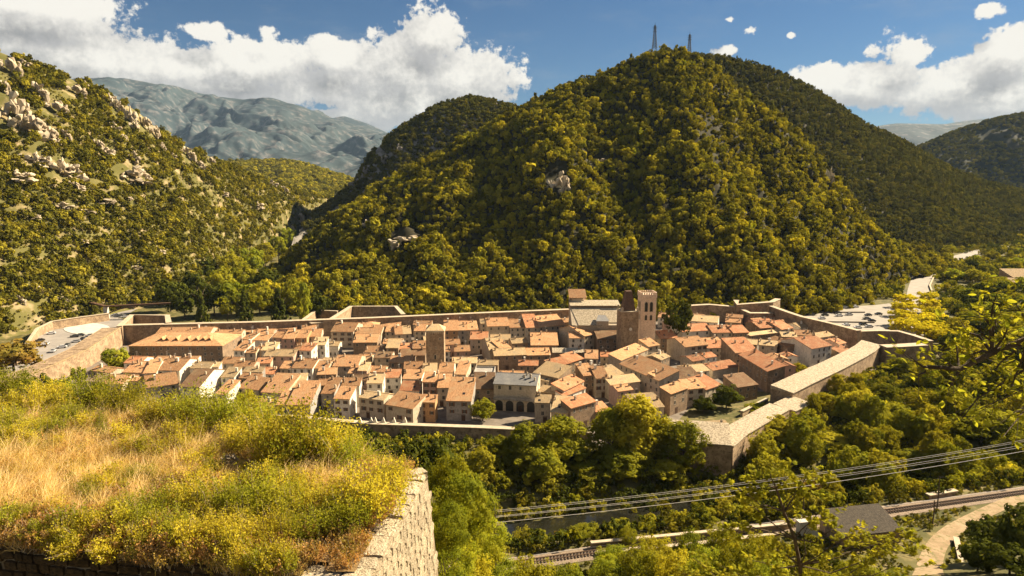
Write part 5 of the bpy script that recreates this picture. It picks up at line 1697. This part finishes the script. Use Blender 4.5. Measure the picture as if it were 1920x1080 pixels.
for (px, yt, Y, w, k) in ((868, 872, 62, 140, 'fine_bright'), (905, 950, 70, 110, 'fine_bright'), (840, 845, 78, 90, 'fine_green'), (850, 985, 52, 110, 'fine_bright'), (880, 1030, 60, 120, 'fine_green'), (838, 925, 46, 100, 'fine_bright'), (850, 1050, 44, 120, 'fine_bright'), (915, 1050, 80, 110, 'fine_bright'), (880, 915, 75, 110, 'fine_green'), (770, 818, 150, 90, 'round_dark'), (700, 806, 150, 80, 'round_dark'), (820, 815, 160, 80, 'round_dark'), (650, 796, 120, 70, 'fine_green'), (740, 850, 90, 80, 'fine_green'),
                          (690, 835, 80, 70, 'fine_bright'), (985, 985, 150, 72, 'fine_green'), (940, 1030, 112, 110, 'fine_bright'), (1095, 1000, 142, 50, 'fine_green'), (1000, 1040, 110, 120, 'fine_green'), (1070, 1052, 108, 90, 'fine_bright'), (1140, 1040, 118, 90, 'fine_bright'), (1200, 1018, 118, 110, 'fine_green'), (1270, 1030, 112, 110, 'fine_green'), (1330, 1020, 108, 100, 'fine_bright'), (1390, 1010, 105, 110, 'fine_green'), (1180, 985, 138, 40, 'fine_green'), (1230, 1002, 126, 90, 'fine_green'), (1300, 990, 127, 80, 'fine_bright'), (1360, 978, 128, 80, 'fine_green'), (1150, 1018, 124, 80, 'fine_bright'), (1430, 992, 122, 70, 'fine_green'),
                          (1440, 1040, 95, 120, 'fine_bright'), (1870, 962, 128, 110, 'round_dark'), (1930, 945, 125, 100, 'round_dark'), (1840, 1010, 118, 80, 'round_dark'), (1900, 1020, 112, 100, 'round_dark'), (1620, 1050, 100, 120, 'fine_green'), (1690, 1065, 98, 80, 'fine_bright'), (1540, 1060, 98, 100, 'fine_green'),
                          (330, 738, 95, 90, 'fine_green'), (410, 742, 90, 70, 'fine_green'), (462, 726, 115, 50, 'fine_green'), (520, 770, 85, 80, 'fine_green'), (590, 778, 95, 70, 'fine_green'), (250, 730, 110, 60, 'fine_bright'), (480, 775, 80, 80, 'fine_bright'), (60, 690, 160, 80, 'round_dark'), (120, 700, 150, 60, 'fine_bright')):
    T(px, yt, Y, w, k, 'slope_bush', group=g6)
number(g6, 'bushy green tree on the slope below the fort, %s from left')
for k_ in range(12):
    px_ = 960 + k_ * 52 + random.uniform(-8, 8); Yk = rail_y((px_ - 960) / F * 140) + random.uniform(9, 14)
    T(px_, 1000 - .10 * (px_ - 930) + random.uniform(-8, 10), float(Yk), random.uniform(40, 64), random.choice(('round_green', 'near_green', 'round_dark')), 'bank_bush', group='bushes on the river bank beside the railway')
number('bushes on the river bank beside the railway', 'bush on the bank between railway and river, %s from left')
T(1045, 992, 146, 36, 'orange', 'orange_shrub', 'orange autumn shrub beside the railway line')

r8 = np.random.default_rng(81)
ux, uy = r8.uniform(-110, 230, 26000), r8.uniform(90, 330, 26000)
yr8 = rail_y(ux)
bankm = (uy > yr8 + 4) & (uy < yr8 + 58) & ((uy < yr8 + 16) | (uy > yr8 + 42))
gal = [tuple(at_z(x, y, 0)[:2]) for x, y in ((1300, 900), (1375, 885), (1490, 800), (1530, 760), (1655, 690), (1700, 680), (1760, 680), (1960, 690), (2050, 800), (2050, 960), (1300, 960))]
wood = inside(ux, uy, gal) & (uy > yr8 + 4) & ~((uy > yr8 + 16) & (uy < yr8 + 40) & (ux < 40))
slope8 = (uy < yr8 - 9) & (ux < 66) & (uy > 92)
front8 = inside(ux, uy, [W2(x, y) for x, y in ((40, 760), (300, 790), (600, 815), (1000, 835), (1250, 860), (1250, 940), (500, 900), (0, 830))])
su = bankm | wood | slope8 | front8
tw8 = [W2(x, y) for x, y in ((40, 735), (600, 800), (1110, 822), (1250, 830), (1372, 842), (1490, 772), (1655, 655), (1500, 600), (300, 640))]
su &= ~inside(ux, uy, tw8)
pu = np.c_[ux, uy, ground_z(ux, uy) - .2][su]
pu = thin(pu, 2.4)
vx, vy = r8.uniform(150, 900, 30000), r8.uniform(300, 1150, 30000)
vq = np.array([project((x, y, 0)) for x, y in zip(vx, vy)])
vm = (vq[:, 0] > 1690) & (vq[:, 0] < 2000) & (vq[:, 1] > 420) & (vq[:, 1] < 700) & ~((vq[:, 0] < 1770) & (vq[:, 1] > 530)) | (vq[:, 0] > 1610) & (vq[:, 0] < 1765) & (vq[:, 1] > 505) & (vq[:, 1] < 566 - .06 * (vq[:, 0] - 1610))
vd = np.min([np.hypot(vx - (road[i] + (road[i + 1] - road[i]) * t)[0], vy - (road[i] + (road[i + 1] - road[i]) * t)[1]) for i in range(len(road) - 1) for t in (0, .25, .5, .75)], axis=0)
vm &= (vd > 12) & (fbm(vx / 60, vy / 60, 33, 3) > -.35)
pu = np.r_[pu, thin(np.c_[vx, vy, np.zeros(len(vx)) - .2][vm], 5.0)]
UB = [forest_mesh(310 + i, 16, 16, .13, 'round', ('leaf_dark', 'leaf_green', 'scrub')[i % 3], .36) for i in range(6)]
scatter('undergrowth', pu, r8.uniform(.9, 2.3, len(pu)) * np.where(pu[:, 1] > 335, 1.7, 1), UB, 'dark green undergrowth along river banks and slopes', tilt=.1)
for k_ in range(46):
    while True:
        px, py = r8.uniform(1400, 1930), r8.uniform(700, 900)
        p = at_z(px, py, 6)
        if inside(np.array([p[0]]), np.array([p[1]]), gal)[0] and p[1] > rail_y(p[0]) + 10: break
    hh = r8.uniform(9, 15)
    o = tree('valley_tree', None, random.choice(('near_green', 'round_green', 'near_green')), (p[0], p[1], float(ground_z(p[0], p[1])) - .3), hh * r8.uniform(.36, .5), hh, g2)
    COUNT[g2].append((px, o))
number(g2, 'green tree in the dark wood right of the long gallery, %s from left')

bx, by = r8.uniform(-60, 150, 30000), r8.uniform(95, 190, 30000)
yb8 = rail_y(bx)
path8 = np.array([at_z(x, y, 9.2)[:2] for x, y in ((1735, 1120), (1742, 1060), (1755, 1020), (1785, 992), (1830, 968), (1880, 945), (1960, 912))])
pd8 = np.min([np.hypot(bx - (path8[i] + (path8[i + 1] - path8[i]) * t)[0], by - (path8[i] + (path8[i + 1] - path8[i]) * t)[1]) for i in range(6) for t in np.linspace(0, .9, 6)], axis=0)
bm8 = (by > yb8 - 24) & (by < yb8 + 8) & (abs(by - yb8) > 3.0) & (pd8 > 2.6) & (fbm(bx / 6, by / 6, 37, 3) > -.25)
pb8 = thin(np.c_[bx, by, ground_z(bx, by) - .1][bm8], .95)
scatter('trackside_grass', pb8, r8.uniform(.16, .6, len(pb8)), SB[:2] + UB[1:3], 'weeds and grass beside the railway and dirt track', tilt=.15)

# ------------------------------------------------------------------ railway, path, wires
def ry(X): return float(rail_y(X))


XS = np.linspace(-50, 230, 141)
strip('railway_ballast', [(x, ry(x) + .2, 5.2) for x in XS[::4]], 5.2, M['ballast'], .08, 'stony bed of the railway line', n=140)
rw = tag(link('railway_track', None), 'single railway track on wooden sleepers crossing below the town', 'railway')
for off in (-.55, .55):
    m_ = MB()
    for i in range(len(XS) - 1):
        a, b = (XS[i], ry(XS[i]) + off, 9.42), (XS[i + 1], ry(XS[i + 1]) + off, 9.42)
        m_.bar(a, b, .10, 4)
    m_.build('rail', M['rust'], rw)
m_ = MB()
for i in range(len(XS) - 1):
    m_.bar((XS[i], ry(XS[i]) + 1.5, 9.6), (XS[i + 1], ry(XS[i + 1]) + 1.5, 9.6), .07, 4)
m_.build('conductor_rail', M['cable'], rw)
sl = MB()
for x in np.arange(-50, 230, .72):
    sl.box(x - .13, x + .13, ry(x) - 1.05, ry(x) + 1.05, 9.10, 9.30)
tag(sl.build('sleepers', M['sleeper'], rw), kind='stuff')
pth = [tuple(at_z(x, y, 9.2)[:2]) + (w,) for (x, y, w) in ((1735, 1120, 5), (1742, 1060, 4.4), (1755, 1020, 3.8), (1785, 992, 3.6), (1830, 968, 3.4), (1880, 945, 3.4), (1960, 912, 3.4))]
strip('dirt_path', pth, 5, M['dirt'], .10, 'pale dirt track curving beside the railway')
rampart('bridge_parapet', [(1108, 1019, 10.2), (1250, 1006, 10.2), (1380, 993, 10.2), (1480, 983, 10.2)], 'long pale parapet on the river side of the railway', .45, z0=5, cat='parapet')
rampart('track_edge', [(1120, 1038, 9.6), (1300, 1022, 9.6), (1460, 1002, 9.6)], 'lower pale kerb on the near side of the railway', .6, z0=7, cat='parapet')
rampart('platform_edge', [(1742, 930, 9.9), (1795, 921, 9.9)], 'short dark platform block beside the railway', .9, z0=8, cat='platform')
rampart('ditch_wall', [(1790, 1008, 9.6), (1800, 1050, 9.6), (1812, 1100, 9.6)], 'narrow pale wall by the bend of the dirt track', .6, z0=2, cat='wall')
house((1578, 1004), (1690, 992), 12.2, (1576, 953), 'm', 'st', 'darkslab', wins=0, label='stone hut with dark slab roof beside the railway', name='stone_hut', chim=0, z0=7)
pr = at_z(1500, 980, 12.2)
root = tag(link('concrete_pier', None, loc=(pr[0], pr[1], 0), rotz=.2), 'pale concrete pier left of the stone hut by the railway', 'pier')
MB().box(0, 2.6, 0, 1.3, 4, 12).box(-.12, 2.72, -.12, 1.42, 12, 12.25).build('pier', M['concrete'], root)
MB().add([(2.6, .1, 11.9), (6.5, -6, 6), (6.5, -6, 3), (2.6, .1, 3), (2.6, 1.2, 11.9), (6.5, -4.9, 6), (6.5, -4.9, 3), (2.6, 1.2, 3)], [(0, 1, 2, 3)[::-1], (4, 5, 6, 7), (0, 4, 5, 1)[::-1]]).build('ramp_wall', M['concrete'], root)


def pole(px, yb, yt, label, z=9.0, arm=True):
    b = at_z(px, yb, z); hh = at_y(px, yt, b[1])[2] - z
    root = tag(link('wooden_pole', None, loc=b), label, 'pole')
    MB().tube([(0, 0, -.5), (.12, .03, hh * .5), (-.1, 0, hh)], [.17, .14, .1], 7).build('post', M['bark'], root)
    if arm: MB().bar((-.7, 0, hh * .93), (.9, 0, hh * .98), .06, 4).bar((.5, 0, hh * .97), (.5, 0, hh * .97 + .25), .05, 5).build('crossarm', M['iron'], root)


pole(1504, 982, 926, 'crooked dark pole left of the hut on the railway')
pole(1756, 958, 893, 'crooked dark pole between railway and dirt track')
pole(1748, 985, 938, 'shorter dark pole near the platform block', arm=False)
Lp, Rp = [(930, 957), (930, 960), (930, 968), (930, 970), (930, 980)], [(1990, 812), (1990, 815), (1990, 821), (1990, 825), (1990, 833)]
for i in range(5):
    a = Vector(at_y(*Lp[i], 96)); b = Vector(at_y(*Rp[i], 124))
    m_ = MB(); n = 24; pts = []
    for k in range(n + 1):
        t = k / n; p = a.lerp(b, t); p.z -= 4 * t * (1 - t) * 1.15; pts.append(p)
    m_.tube(pts, [.024 if i < 4 else .036] * (n + 1), 8)
    tag(m_.build('power_cable', M['cable']), ['highest', 'second', 'third', 'fourth', 'lowest and thickest'][i] + ' of the five power cables crossing below the town', 'cable', 'power cables below the town')
for (x, y, Y, lb) in ((928, 950, 96, 'utility pole hidden among bushes at the left end of the power cables'), (1992, 805, 124, 'utility pole at the far right end of the power cables')):
    p = at_y(x, y, Y); gz_ = float(ground_z(p[0], Y))
    root = tag(link('utility_pole', None, loc=(p[0], Y, gz_)), lb, 'pole')
    MB().bar((0, .1, -1), (0, .1, p[2] - gz_ + .5), .16, 8, 0, .11).build('post', M['bark'], root)
    MB().box(-.1, .1, -1, 1, p[2] - gz_ - .2, p[2] - gz_ - .05).build('crossarm', M['iron'], root)

# ------------------------------------------------------------------ the grassy bastion in the foreground
TZ = 80.0
_bp = [(800, 884), (300, 792), (-330, 690), (-330, 992), (0, 1021), (560, 1084), (688, 1096)]
BP = [tuple(at_z(x, y, TZ)[:2]) for x, y in _bp]


BX = [tuple(np.array(BP[4]) + (np.array(BP[3]) - np.array(BP[4])) * .2)]; BX.append((BX[0][0], BX[0][1] - .9))
bast = tag(link('bastion', None, loc=(0, 0, 0)), 'overgrown stone bastion in the foreground with a sharp sunlit corner', 'bastion')
cx_, cy_ = -14, 20
out = [(x + dx, y + dy, 0) for (x, y), (dx, dy) in zip(BP, ((1.6, .8), (0, .8), (0, .8), (0, -.9), (0, -.9), (0, -.9), (1.6, -.9)))]
MB().prism([(p[0], p[1]) for p in out][::-1][::-1], 60, TZ - .02, top=[(p[0], p[1]) for p in BP]).build('core_wall', M['mortar'], bast)
# earth on top, slightly mounded
ex = np.linspace(-32, -1, 100); ey = np.linspace(9, 40, 90)
EX, EY = np.meshgrid(ex, ey)


def terrace_z(x, y):
    m = 0
    for i in range(len(BP)):
        pass
    return TZ + .05 + .35 * (fbm(np.asarray(x) / 3.5, np.asarray(y) / 3.5, 5, 4) * .5 + .3) 


EZ = terrace_z(EX, EY)
ev = np.stack([EX, EY, EZ], -1).reshape(-1, 3)
ef = grid_faces(*EX.shape)
cen = ev[ef].mean(1)
BPi = [(x + dx, y + dy) for (x, y), (dx, dy) in zip(BP, ((-.42, -.3), (0, -.2), (0, -.2), (0, .4), (0, .4), (0, .4), (-.42, .4)))]
ef = ef[inside(cen[:, 0], cen[:, 1], BPi)]
M['terrace'] = surf('dry_earth', (.30, .19, .085), (.20, .13, .05), .9, .95, (.36, .25, .12), 3, .5, 6)
tag(link('terrace_earth', mesh_of('terrace_earth', ev, ef, [M['terrace']], smooth=True), bast), kind='stuff')
# coping stones and face stones, laid in courses
def stone_mesh(seed):
    r = np.random.default_rng(seed)
    bm = bmesh.new(); bmesh.ops.create_cube(bm, size=1.0)
    bmesh.ops.subdivide_edges(bm, edges=bm.edges[:], cuts=2, use_grid_fill=True)
    for v in bm.verts:
        k = 1 - .10 * (abs(v.co.x * 2) ** 4 + abs(v.co.z * 2) ** 4 + abs(v.co.y * 2) ** 4) / 2
        v.co = Vector((v.co.x * k, v.co.y * k, v.co.z * k)) + Vector(r.normal(size=3) * .025)
    me = bpy.data.meshes.new('stone'); bm.to_mesh(me); bm.free(); me.materials.append(M['stone'])
    return me


ST = [stone_mesh(500 + i) for i in range(8)]


def stones(P0, P1, Q0, Q1, ztop, n_course, hc, wmean, depth=.22, seed=0, brown=False):
    """courses on the battered face between top edge P0-P1 and foot Q0-Q1 (20 m lower)"""
    r = np.random.default_rng(seed)
    P0, P1, Q0, Q1 = (np.array(q, float) for q in (P0, P1, Q0, Q1))
    th = math.atan2(*(P1 - P0)[::-1]); L_ = np.linalg.norm(P1 - P0)
    z = ztop
    for c in range(n_course):
        h_ = hc * r.uniform(.8, 1.2); zc = z - h_ / 2; t = (ztop - zc) / 20
        a, b = P0 * (1 - t) + Q0 * t, P1 * (1 - t) + Q1 * t
        x = -r.uniform(0, wmean)
        while x < L_:
            w = wmean * r.uniform(.55, 1.6); xm = x + w / 2
            if 0.05 < xm < L_ - .05:
                p = a + (b - a) * (xm / L_)
                o = link('stone', ST[r.integers(8)], bast, (p[0], p[1], zc + r.normal() * .015), th, (w * .97, depth * r.uniform(.85, 1.35), h_ * .97))
                o.rotation_euler = (0, r.normal() * .02, th)
                if brown: o.material_slots[0].link = 'OBJECT'; o.material_slots[0].material = M['stone_shaded']
            x += w
        z -= h_


o_ = [(p[0], p[1]) for p in out]
stones(BP[6], BP[0], o_[6], o_[0], TZ - .14, 14, .23, .38, depth=.10, seed=1)
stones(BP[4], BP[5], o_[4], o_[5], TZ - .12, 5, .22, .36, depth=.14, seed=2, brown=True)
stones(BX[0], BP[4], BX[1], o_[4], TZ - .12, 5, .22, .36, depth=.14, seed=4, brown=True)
stones(BP[5], BP[6], o_[5], o_[6], TZ - .12, 5, .22, .36, depth=.14, seed=3)
for (P0, P1, seed) in ((BP[6], BP[0], 11), (BP[4], BP[5], 12), (BP[5], BP[6], 13), (BX[0], BP[4], 14)):
    r = np.random.default_rng(seed); P0, P1 = np.array(P0), np.array(P1)
    th = math.atan2(*(P1 - P0)[::-1]); L_ = np.linalg.norm(P1 - P0); x = 0.0
    nn = np.array([-math.sin(th), math.cos(th)])
    while x < L_ - .2:
        w = min(r.uniform(.45, .9), L_ - x)
        p = P0 + (P1 - P0) * ((x + w / 2) / L_) + nn * .2
        o = link('coping_stone', ST[r.integers(8)], bast, (p[0], p[1], TZ - .06 + r.normal() * .02), th, (w * .98, .5, .2)); x += w
        if seed in (12, 14): o.material_slots[0].link = 'OBJECT'; o.material_slots[0].material = M['stone_shaded']
link('corner_stone', ST[2], bast, (BP[0][0] - .22, BP[0][1] - .22, TZ - .02), .5, (.5, .4, .3))

# grasses and broom
def blades(seed, n, h, spread, width, lean, mat, kink=.35):
    r = np.random.default_rng(seed)
    a = r.uniform(0, 6.28, n); b0 = np.c_[r.normal(size=(n, 2)) * spread * .35, np.zeros(n)]
    ln = h * r.uniform(.5, 1.1, n); le = lean * r.uniform(.2, 1.2, n)
    d = np.c_[np.cos(a) * le, np.sin(a) * le, np.ones(n)]
    mid = b0 + d * (ln * .55)[:, None]; tip = mid + np.c_[d[:, 0] * 2.2, d[:, 1] * 2.2, np.full(n, 1 - kink)] * (ln * .45)[:, None]
    s = np.c_[-np.sin(a + 1), np.cos(a + 1), np.zeros(n)] * width
    v = np.stack([b0 - s, b0 + s, mid + s * .8, mid - s * .8, tip + s * .15, tip - s * .15], 1).reshape(-1, 3)
    i = np.arange(n)[:, None] * 6
    f = np.concatenate([i + np.array([0, 1, 2, 3]), i + np.array([3, 2, 4, 5])])
    return mesh_of('tuft', v, f, [M[mat]])


def sprigs(seed, n, per, h, spread, leaf, mat, lean=.35):
    """upright twigs carrying many tiny leaves"""
    r = np.random.default_rng(seed)
    a = r.uniform(0, 6.28, n); b0 = np.c_[r.normal(size=(n, 2)) * spread * .25, np.zeros(n)]
    le = lean * r.uniform(.1, 1.3, n); ln = h * r.uniform(.55, 1.1, n)
    tip = b0 + np.c_[np.cos(a) * le, np.sin(a) * le, np.ones(n)] * ln[:, None]
    t = r.uniform(.25, 1.0, (n, per))[..., None]
    c = (b0[:, None] * (1 - t) + tip[:, None] * t).reshape(-1, 3) + r.normal(size=(n * per, 3)) * h * .05
    nr = unit_dirs(len(c), r); nr[:, 2] = abs(nr[:, 2]) * .7
    v, f = leaf_quads(c, nr, leaf * r.uniform(.6, 1.4, len(c)), r, 1.7)
    s = np.c_[-np.sin(a), np.cos(a), np.zeros(n)] * .006
    sv = np.stack([b0 - s, b0 + s, tip + s * .4, tip - s * .4], 1).reshape(-1, 3)
    sf = np.arange(n * 4).reshape(n, 4) + len(v)
    return mesh_of('sprigs', np.r_[v, sv], np.r_[f, sf], [M[mat], M['twig']], [0] * len(f) + [1] * len(sf))


STRAW = [blades(600 + i, 40, .42 + .08 * i, .30, .0055, .45 + .1 * i, 'straw') for i in range(4)]
DRYB = [sprigs(620 + i, 26, 14, .42, .5, .012, 'dry', .6) for i in range(3)]
BRO = [sprigs(640 + i, 40, 30, .75, .5, .0115, 'broom', .35) for i in range(4)]
r7 = np.random.default_rng(71)
n7 = 26000
gxp, gyp = r7.uniform(-26, -1.5, n7), r7.uniform(10, 32, n7)
ok = inside(gxp, gyp, BPi); gxp, gyp = gxp[ok], gyp[ok]
gzp = terrace_z(gxp, gyp)
gp_ = np.c_[gxp, gyp, gzp]
pj = np.array([project(q) for q in gp_])
vis = (pj[:, 0] > -120) & (pj[:, 1] < 1120)
gp_, pj = gp_[vis], pj[vis]
zone = fbm(gp_[:, 0] / 2.2, gp_[:, 1] / 2.2, 91, 3)
_p0, _p1 = np.array(BP[0]), np.array(BP[1]); _n = np.array([-(_p1 - _p0)[1], (_p1 - _p0)[0]]); _n /= np.linalg.norm(_n)
band = np.clip(abs((gp_[:, :2] - _p0) @ _n) / 6.0, -1, 2)      # 0 at the far edge, grows towards the camera
straw = (zone < .30 - .25 * (pj[:, 0] > 420) - .15 * (pj[:, 0] > 620)) & (pj[:, 1] > 790) & (pj[:, 1] < 985)
drym = (~straw) & ((pj[:, 0] > 690) | (pj[:, 1] > 915) & (pj[:, 0] < 330) | (pj[:, 1] > 1000)) & (zone < .4)
u7 = r7.random(len(gp_))
sel = straw & (u7 < .62)
scatter('dry_grass', gp_[sel], r7.uniform(.5, 1.2, sel.sum()) * (1 + .45 * fbm(gp_[sel][:, 0] / .8, gp_[sel][:, 1] / .8, 17, 2)), STRAW, 'straw coloured dry grass on top of the bastion', tilt=.12)
sel = (drym & (u7 < .5)) | (straw & (u7 > .62) & (u7 < .66 + .10 * (zone > 0)))
scatter('dry_brush', gp_[sel], r7.uniform(.5, 1.1, sel.sum()), DRYB + STRAW[:1], 'brown dried brush along the bastion edge', tilt=.12)
sel = ((~straw) & (~drym) & (u7 < .17)) | (straw & (u7 > .93) & (zone > -.1))
scatter('low_broom', gp_[sel], r7.uniform(.45, 1.05, sel.sum()), BRO[:3] + STRAW[:2], 'low yellow green broom and herbs on the bastion', tilt=.1)
et = r7.uniform(-.25, 1.0, 520)
e0, e1 = np.array(BP[4]), np.array(BP[5])
ep = e0 + (e1 - e0) * et[:, None] + np.c_[np.zeros(520), r7.uniform(-.02, .7, 520)]
scatter('edge_brush', np.c_[ep, np.full(520, TZ + .02)], r7.uniform(.45, 1.15, 520), DRYB + BRO[:1] + STRAW[:2], 'dry weeds hanging over the near edge of the bastion', tilt=.35)
# single broom bushes
def bush_mesh(seed, n, per, h, leaf, mat):
    return sprigs(seed, n, per, h, 1.1, leaf, mat, .55)


BUSH = [bush_mesh(700 + i, 120, 40, 1.25, .0145, 'broom') for i in range(4)] + [bush_mesh(720 + i, 100, 40, 1.3, .014, 'leaf_bright') for i in range(2)]
BL = [(90, 760, 1.0), (30, 740, 1.1), (180, 760, 1.2), (240, 770, 1.2), (300, 790, 1.0), (360, 790, 1.2), (420, 800, 1.3), (480, 800, 1.1), (130, 790, .8), (540, 850, 1.6), (580, 862, 1.3), (620, 860, 1.2), (660, 875, 1.0), (450, 830, .9), (700, 950, 1.25), (660, 975, .9), (730, 905, .8),
      (300, 960, .8), (360, 950, .9), (420, 960, .9), (480, 955, .9), (540, 960, .9), (600, 950, .8), (330, 1000, .7), (390, 1010, .7), (450, 1015, .7), (510, 1010, .8), (560, 1000, .7), (460, 1050, .5), (270, 985, .7), (610, 985, .7), (640, 930, .7), (20, 800, .8), (70, 810, .7), (380, 900, .6), (250, 890, .5), (500, 905, .7), (560, 920, .7), (230, 960, .6), (100, 960, .5), (40, 970, .5)]
for i, (x, y, s_) in enumerate(sorted(BL)):
    p = at_z(x, min(y, 1070), TZ + .3)
    o = link('broom_bush', BUSH[(i * 5) % len(BUSH)], loc=(p[0], p[1], float(terrace_z(p[0], p[1])) - .05), rotz=i * 1.7, scale=(s_ * .85, s_ * .85, s_ * .8))
    tag(o, 'bright yellow green broom bush on the bastion, %s from left of the bushes there' % ordinal(i + 1), 'bush', 'broom bushes on the bastion')
p = at_z(432, 862, TZ + .45)
tag(link('loose_stone', RK[1], loc=(p[0], p[1], TZ + .45), scale=(.22, .18, .26)), 'pale loose stone lying in the dry grass', 'stone')

# ------------------------------------------------------------------ fig tree and overhanging branch
def leaf_mesh(lobed, mat):
    if lobed:
        o = [(0, 0), (.28, .12), (.5, .45), (.26, .5), (.34, .95), (.1, .72), (0, 1.1), (-.1, .72), (-.34, .95), (-.26, .5), (-.5, .45), (-.28, .12)]
    else:
        o = [(0, 0), (.2, .2), (.27, .5), (.17, .85), (0, 1.1), (-.17, .85), (-.27, .5), (-.2, .2)]
    v = [(x, y, -.12 * abs(x) - .18 * y * y) for x, y in o] + [(0, .5, .03)]
    n = len(o)
    return mesh_of('leaf', v, [(i, (i + 1) % n, n) for i in range(n)], [M[mat]])


def leafy(name, label, trunk_pts, twigs, leafm, size, per, rad, seed, n_parts, trunk_r, cat='tree'):
    """trunk polyline, twigs to given tips, leaves round the tips: some as parts, the rest as one mass"""
    r = np.random.default_rng(seed)
    base = Vector(trunk_pts[0])
    root = tag(link(name, None, loc=base), label, cat)
    tp = [Vector(p) - base for p in trunk_pts]
    MB().tube(tp, [trunk_r * (1 - .6 * i / (len(tp) - 1)) for i in range(len(tp))], 8).build('trunk', M['bark'], root)
    cs, ds = [], []
    for (si, tip) in twigs:
        a, b = tp[si], Vector(tip) - base
        m1 = a.lerp(b, .35) + Vector(r.normal(size=3) * (b - a).length * .08); m2 = a.lerp(b, .7) + Vector(r.normal(size=3) * (b - a).length * .06)
        rr = trunk_r * .34
        br = MB().tube([a, m1, m2, b], [rr, rr * .7, rr * .45, rr * .2], 5)
        for q in range(5):
            s0 = m2.lerp(b, r.uniform(-.8, .8)); e = b + Vector(r.normal(size=3)) * rad * .75
            br.bar(s0, e, rr * .2, 3, 0, rr * .1)
            for k in range(per // 5):
                c = s0.lerp(e, r.uniform(.45, 1.05)) + Vector(r.normal(size=3)) * rad * .10
                cs.append(c); ds.append((e - s0).normalized())
        br.build('branch', M['bark'], root)
    idx = r.permutation(len(cs))
    me0 = leafm
    vb = np.array([v.co[:] for v in me0.vertices]); fb_ = [tuple(p.vertices) for p in me0.polygons]
    V, Fc = [], []
    for k, i in enumerate(idx):
        d = np.array(ds[i]) * .6 + r.normal(size=3) * .55; d[2] = d[2] * .5 + .12; d /= np.linalg.norm(d)
        up = np.array([0, 0, 1.0]) + r.normal(size=3) * .45
        x = np.cross(d, up); x /= np.linalg.norm(x); z = np.cross(x, d)
        R = Matrix((x, d, z)).transposed()
        s_ = size * r.uniform(.6, 1.25)
        if k < n_parts:
            o = link('leaf', me0, root, cs[i], scale=s_); o.rotation_mode = 'QUATERNION'; o.rotation_quaternion = R.to_quaternion()
        else:
            b = len(V); Rn = np.array(R)
            V += (vb * s_ @ Rn.T + np.array(cs[i])).tolist(); Fc += [tuple(j + b for j in q) for q in fb_]
    if V: tag(link('foliage', mesh_of('foliage', V, Fc, [me0.materials[0]]), root), kind='stuff')
    return root


def Q(px, py, Y): return tuple(at_y(px, py, Y))


fy = 38.0
zb_ = float(ground_z(16, fy))
b0_ = at_y(1510, 1200, fy)
figt = [(b0_[0], fy, zb_ - .3), Q(1505, 1120, fy), Q(1500, 1060, fy), Q(1490, 1010, fy), Q(1470, 960, fy), Q(1455, 915, fy)]
tips = [(5, Q(1445, 888, 37.5)), (5, Q(1480, 892, 38)), (5, Q(1415, 905, 38)), (4, Q(1400, 925, 37)), (4, Q(1520, 880, 39)), (4, Q(1545, 905, 38)), (4, Q(1500, 915, 38)), (4, Q(1430, 950, 38)), (3, Q(1385, 935, 38)), (3, Q(1400, 985, 37)), (3, Q(1540, 955, 38)), (3, Q(1575, 985, 38)), (3, Q(1350, 1000, 38)),
        (2, Q(1600, 1000, 37)), (2, Q(1630, 1015, 38)), (2, Q(1660, 1030, 38)), (2, Q(1700, 1015, 37.5)), (2, Q(1720, 1035, 38)), (2, Q(1560, 1040, 37)), (2, Q(1450, 1030, 37)), (2, Q(1400, 1050, 38)), (1, Q(1350, 1060, 38)), (1, Q(1620, 1060, 37)), (1, Q(1680, 1060, 37)), (1, Q(1460, 1070, 37)), (1, Q(1540, 1080, 37)), (1, Q(1300, 1045, 38)), (1, Q(1280, 1075, 38)), (1, Q(1380, 1080, 37)), (2, Q(1515, 985, 38))]
leafy('fig_tree', 'airy fig tree with bright yellow green leaves in front of the railway', figt, tips, leaf_mesh(True, 'leaf_fig'), .30, 70, .75, 31, 290, .16)
oy = 10.0
zr_ = float(ground_z(9.6, oy))
ob = [(9.3, oy + .4, zr_ - .3), (9.0, oy + .2, 83.0), Q(2110, 700, oy), Q(2020, 660, oy), Q(1925, 636, oy), Q(1860, 662, oy), Q(1800, 692, oy), Q(1740, 688, oy)]
tp2 = [(7, Q(1706, 676, 10)), (7, Q(1722, 712, 10)), (6, Q(1752, 656, 10)), (6, Q(1778, 730, 10)), (6, Q(1790, 640, 10.3)), (5, Q(1838, 612, 10)), (5, Q(1800, 600, 10.2)), (5, Q(1862, 580, 10)), (5, Q(1870, 548, 10)), (5, Q(1846, 560, 10.3)), (5, Q(1890, 610, 9.8)), (4, Q(1905, 570, 10)), (4, Q(1915, 700, 10)), (4, Q(1890, 740, 10)),
       (4, Q(1860, 700, 10)), (3, Q(1840, 765, 10)), (3, Q(1905, 780, 10)), (3, Q(1800, 790, 10)), (2, Q(1880, 820, 10)), (4, Q(1925, 660, 9.7)), (5, Q(1815, 665, 10)), (4, Q(1895, 655, 10.2)), (3, Q(1855, 735, 10.2))]
leafy('overhanging_tree', 'leafy branch with sunlit leaves reaching in from the right edge', ob, tp2, leaf_mesh(False, 'leaf_fig'), .115, 26, .30, 37, 290, .075)

# ------------------------------------------------------------------ haze: the valley air
hz = MB().box(-9500, 12500, -420, 13200, -26, 1150)
mh, Th, oh = new_mat('haze_air')
pvn = Th.n('ShaderNodeVolumePrincipled')
pvn.inputs['Color'].default_value = (.50, .72, 1.0, 1)
pvn.inputs['Density'].default_value = 1.9e-5
pvn.inputs['Anisotropy'].default_value = 0.0
Th.put(oh.inputs['Volume'], pvn.outputs[0])
tag(hz.build('haze', mh), 'thin blue haze filling the valley air', kind='stuff')
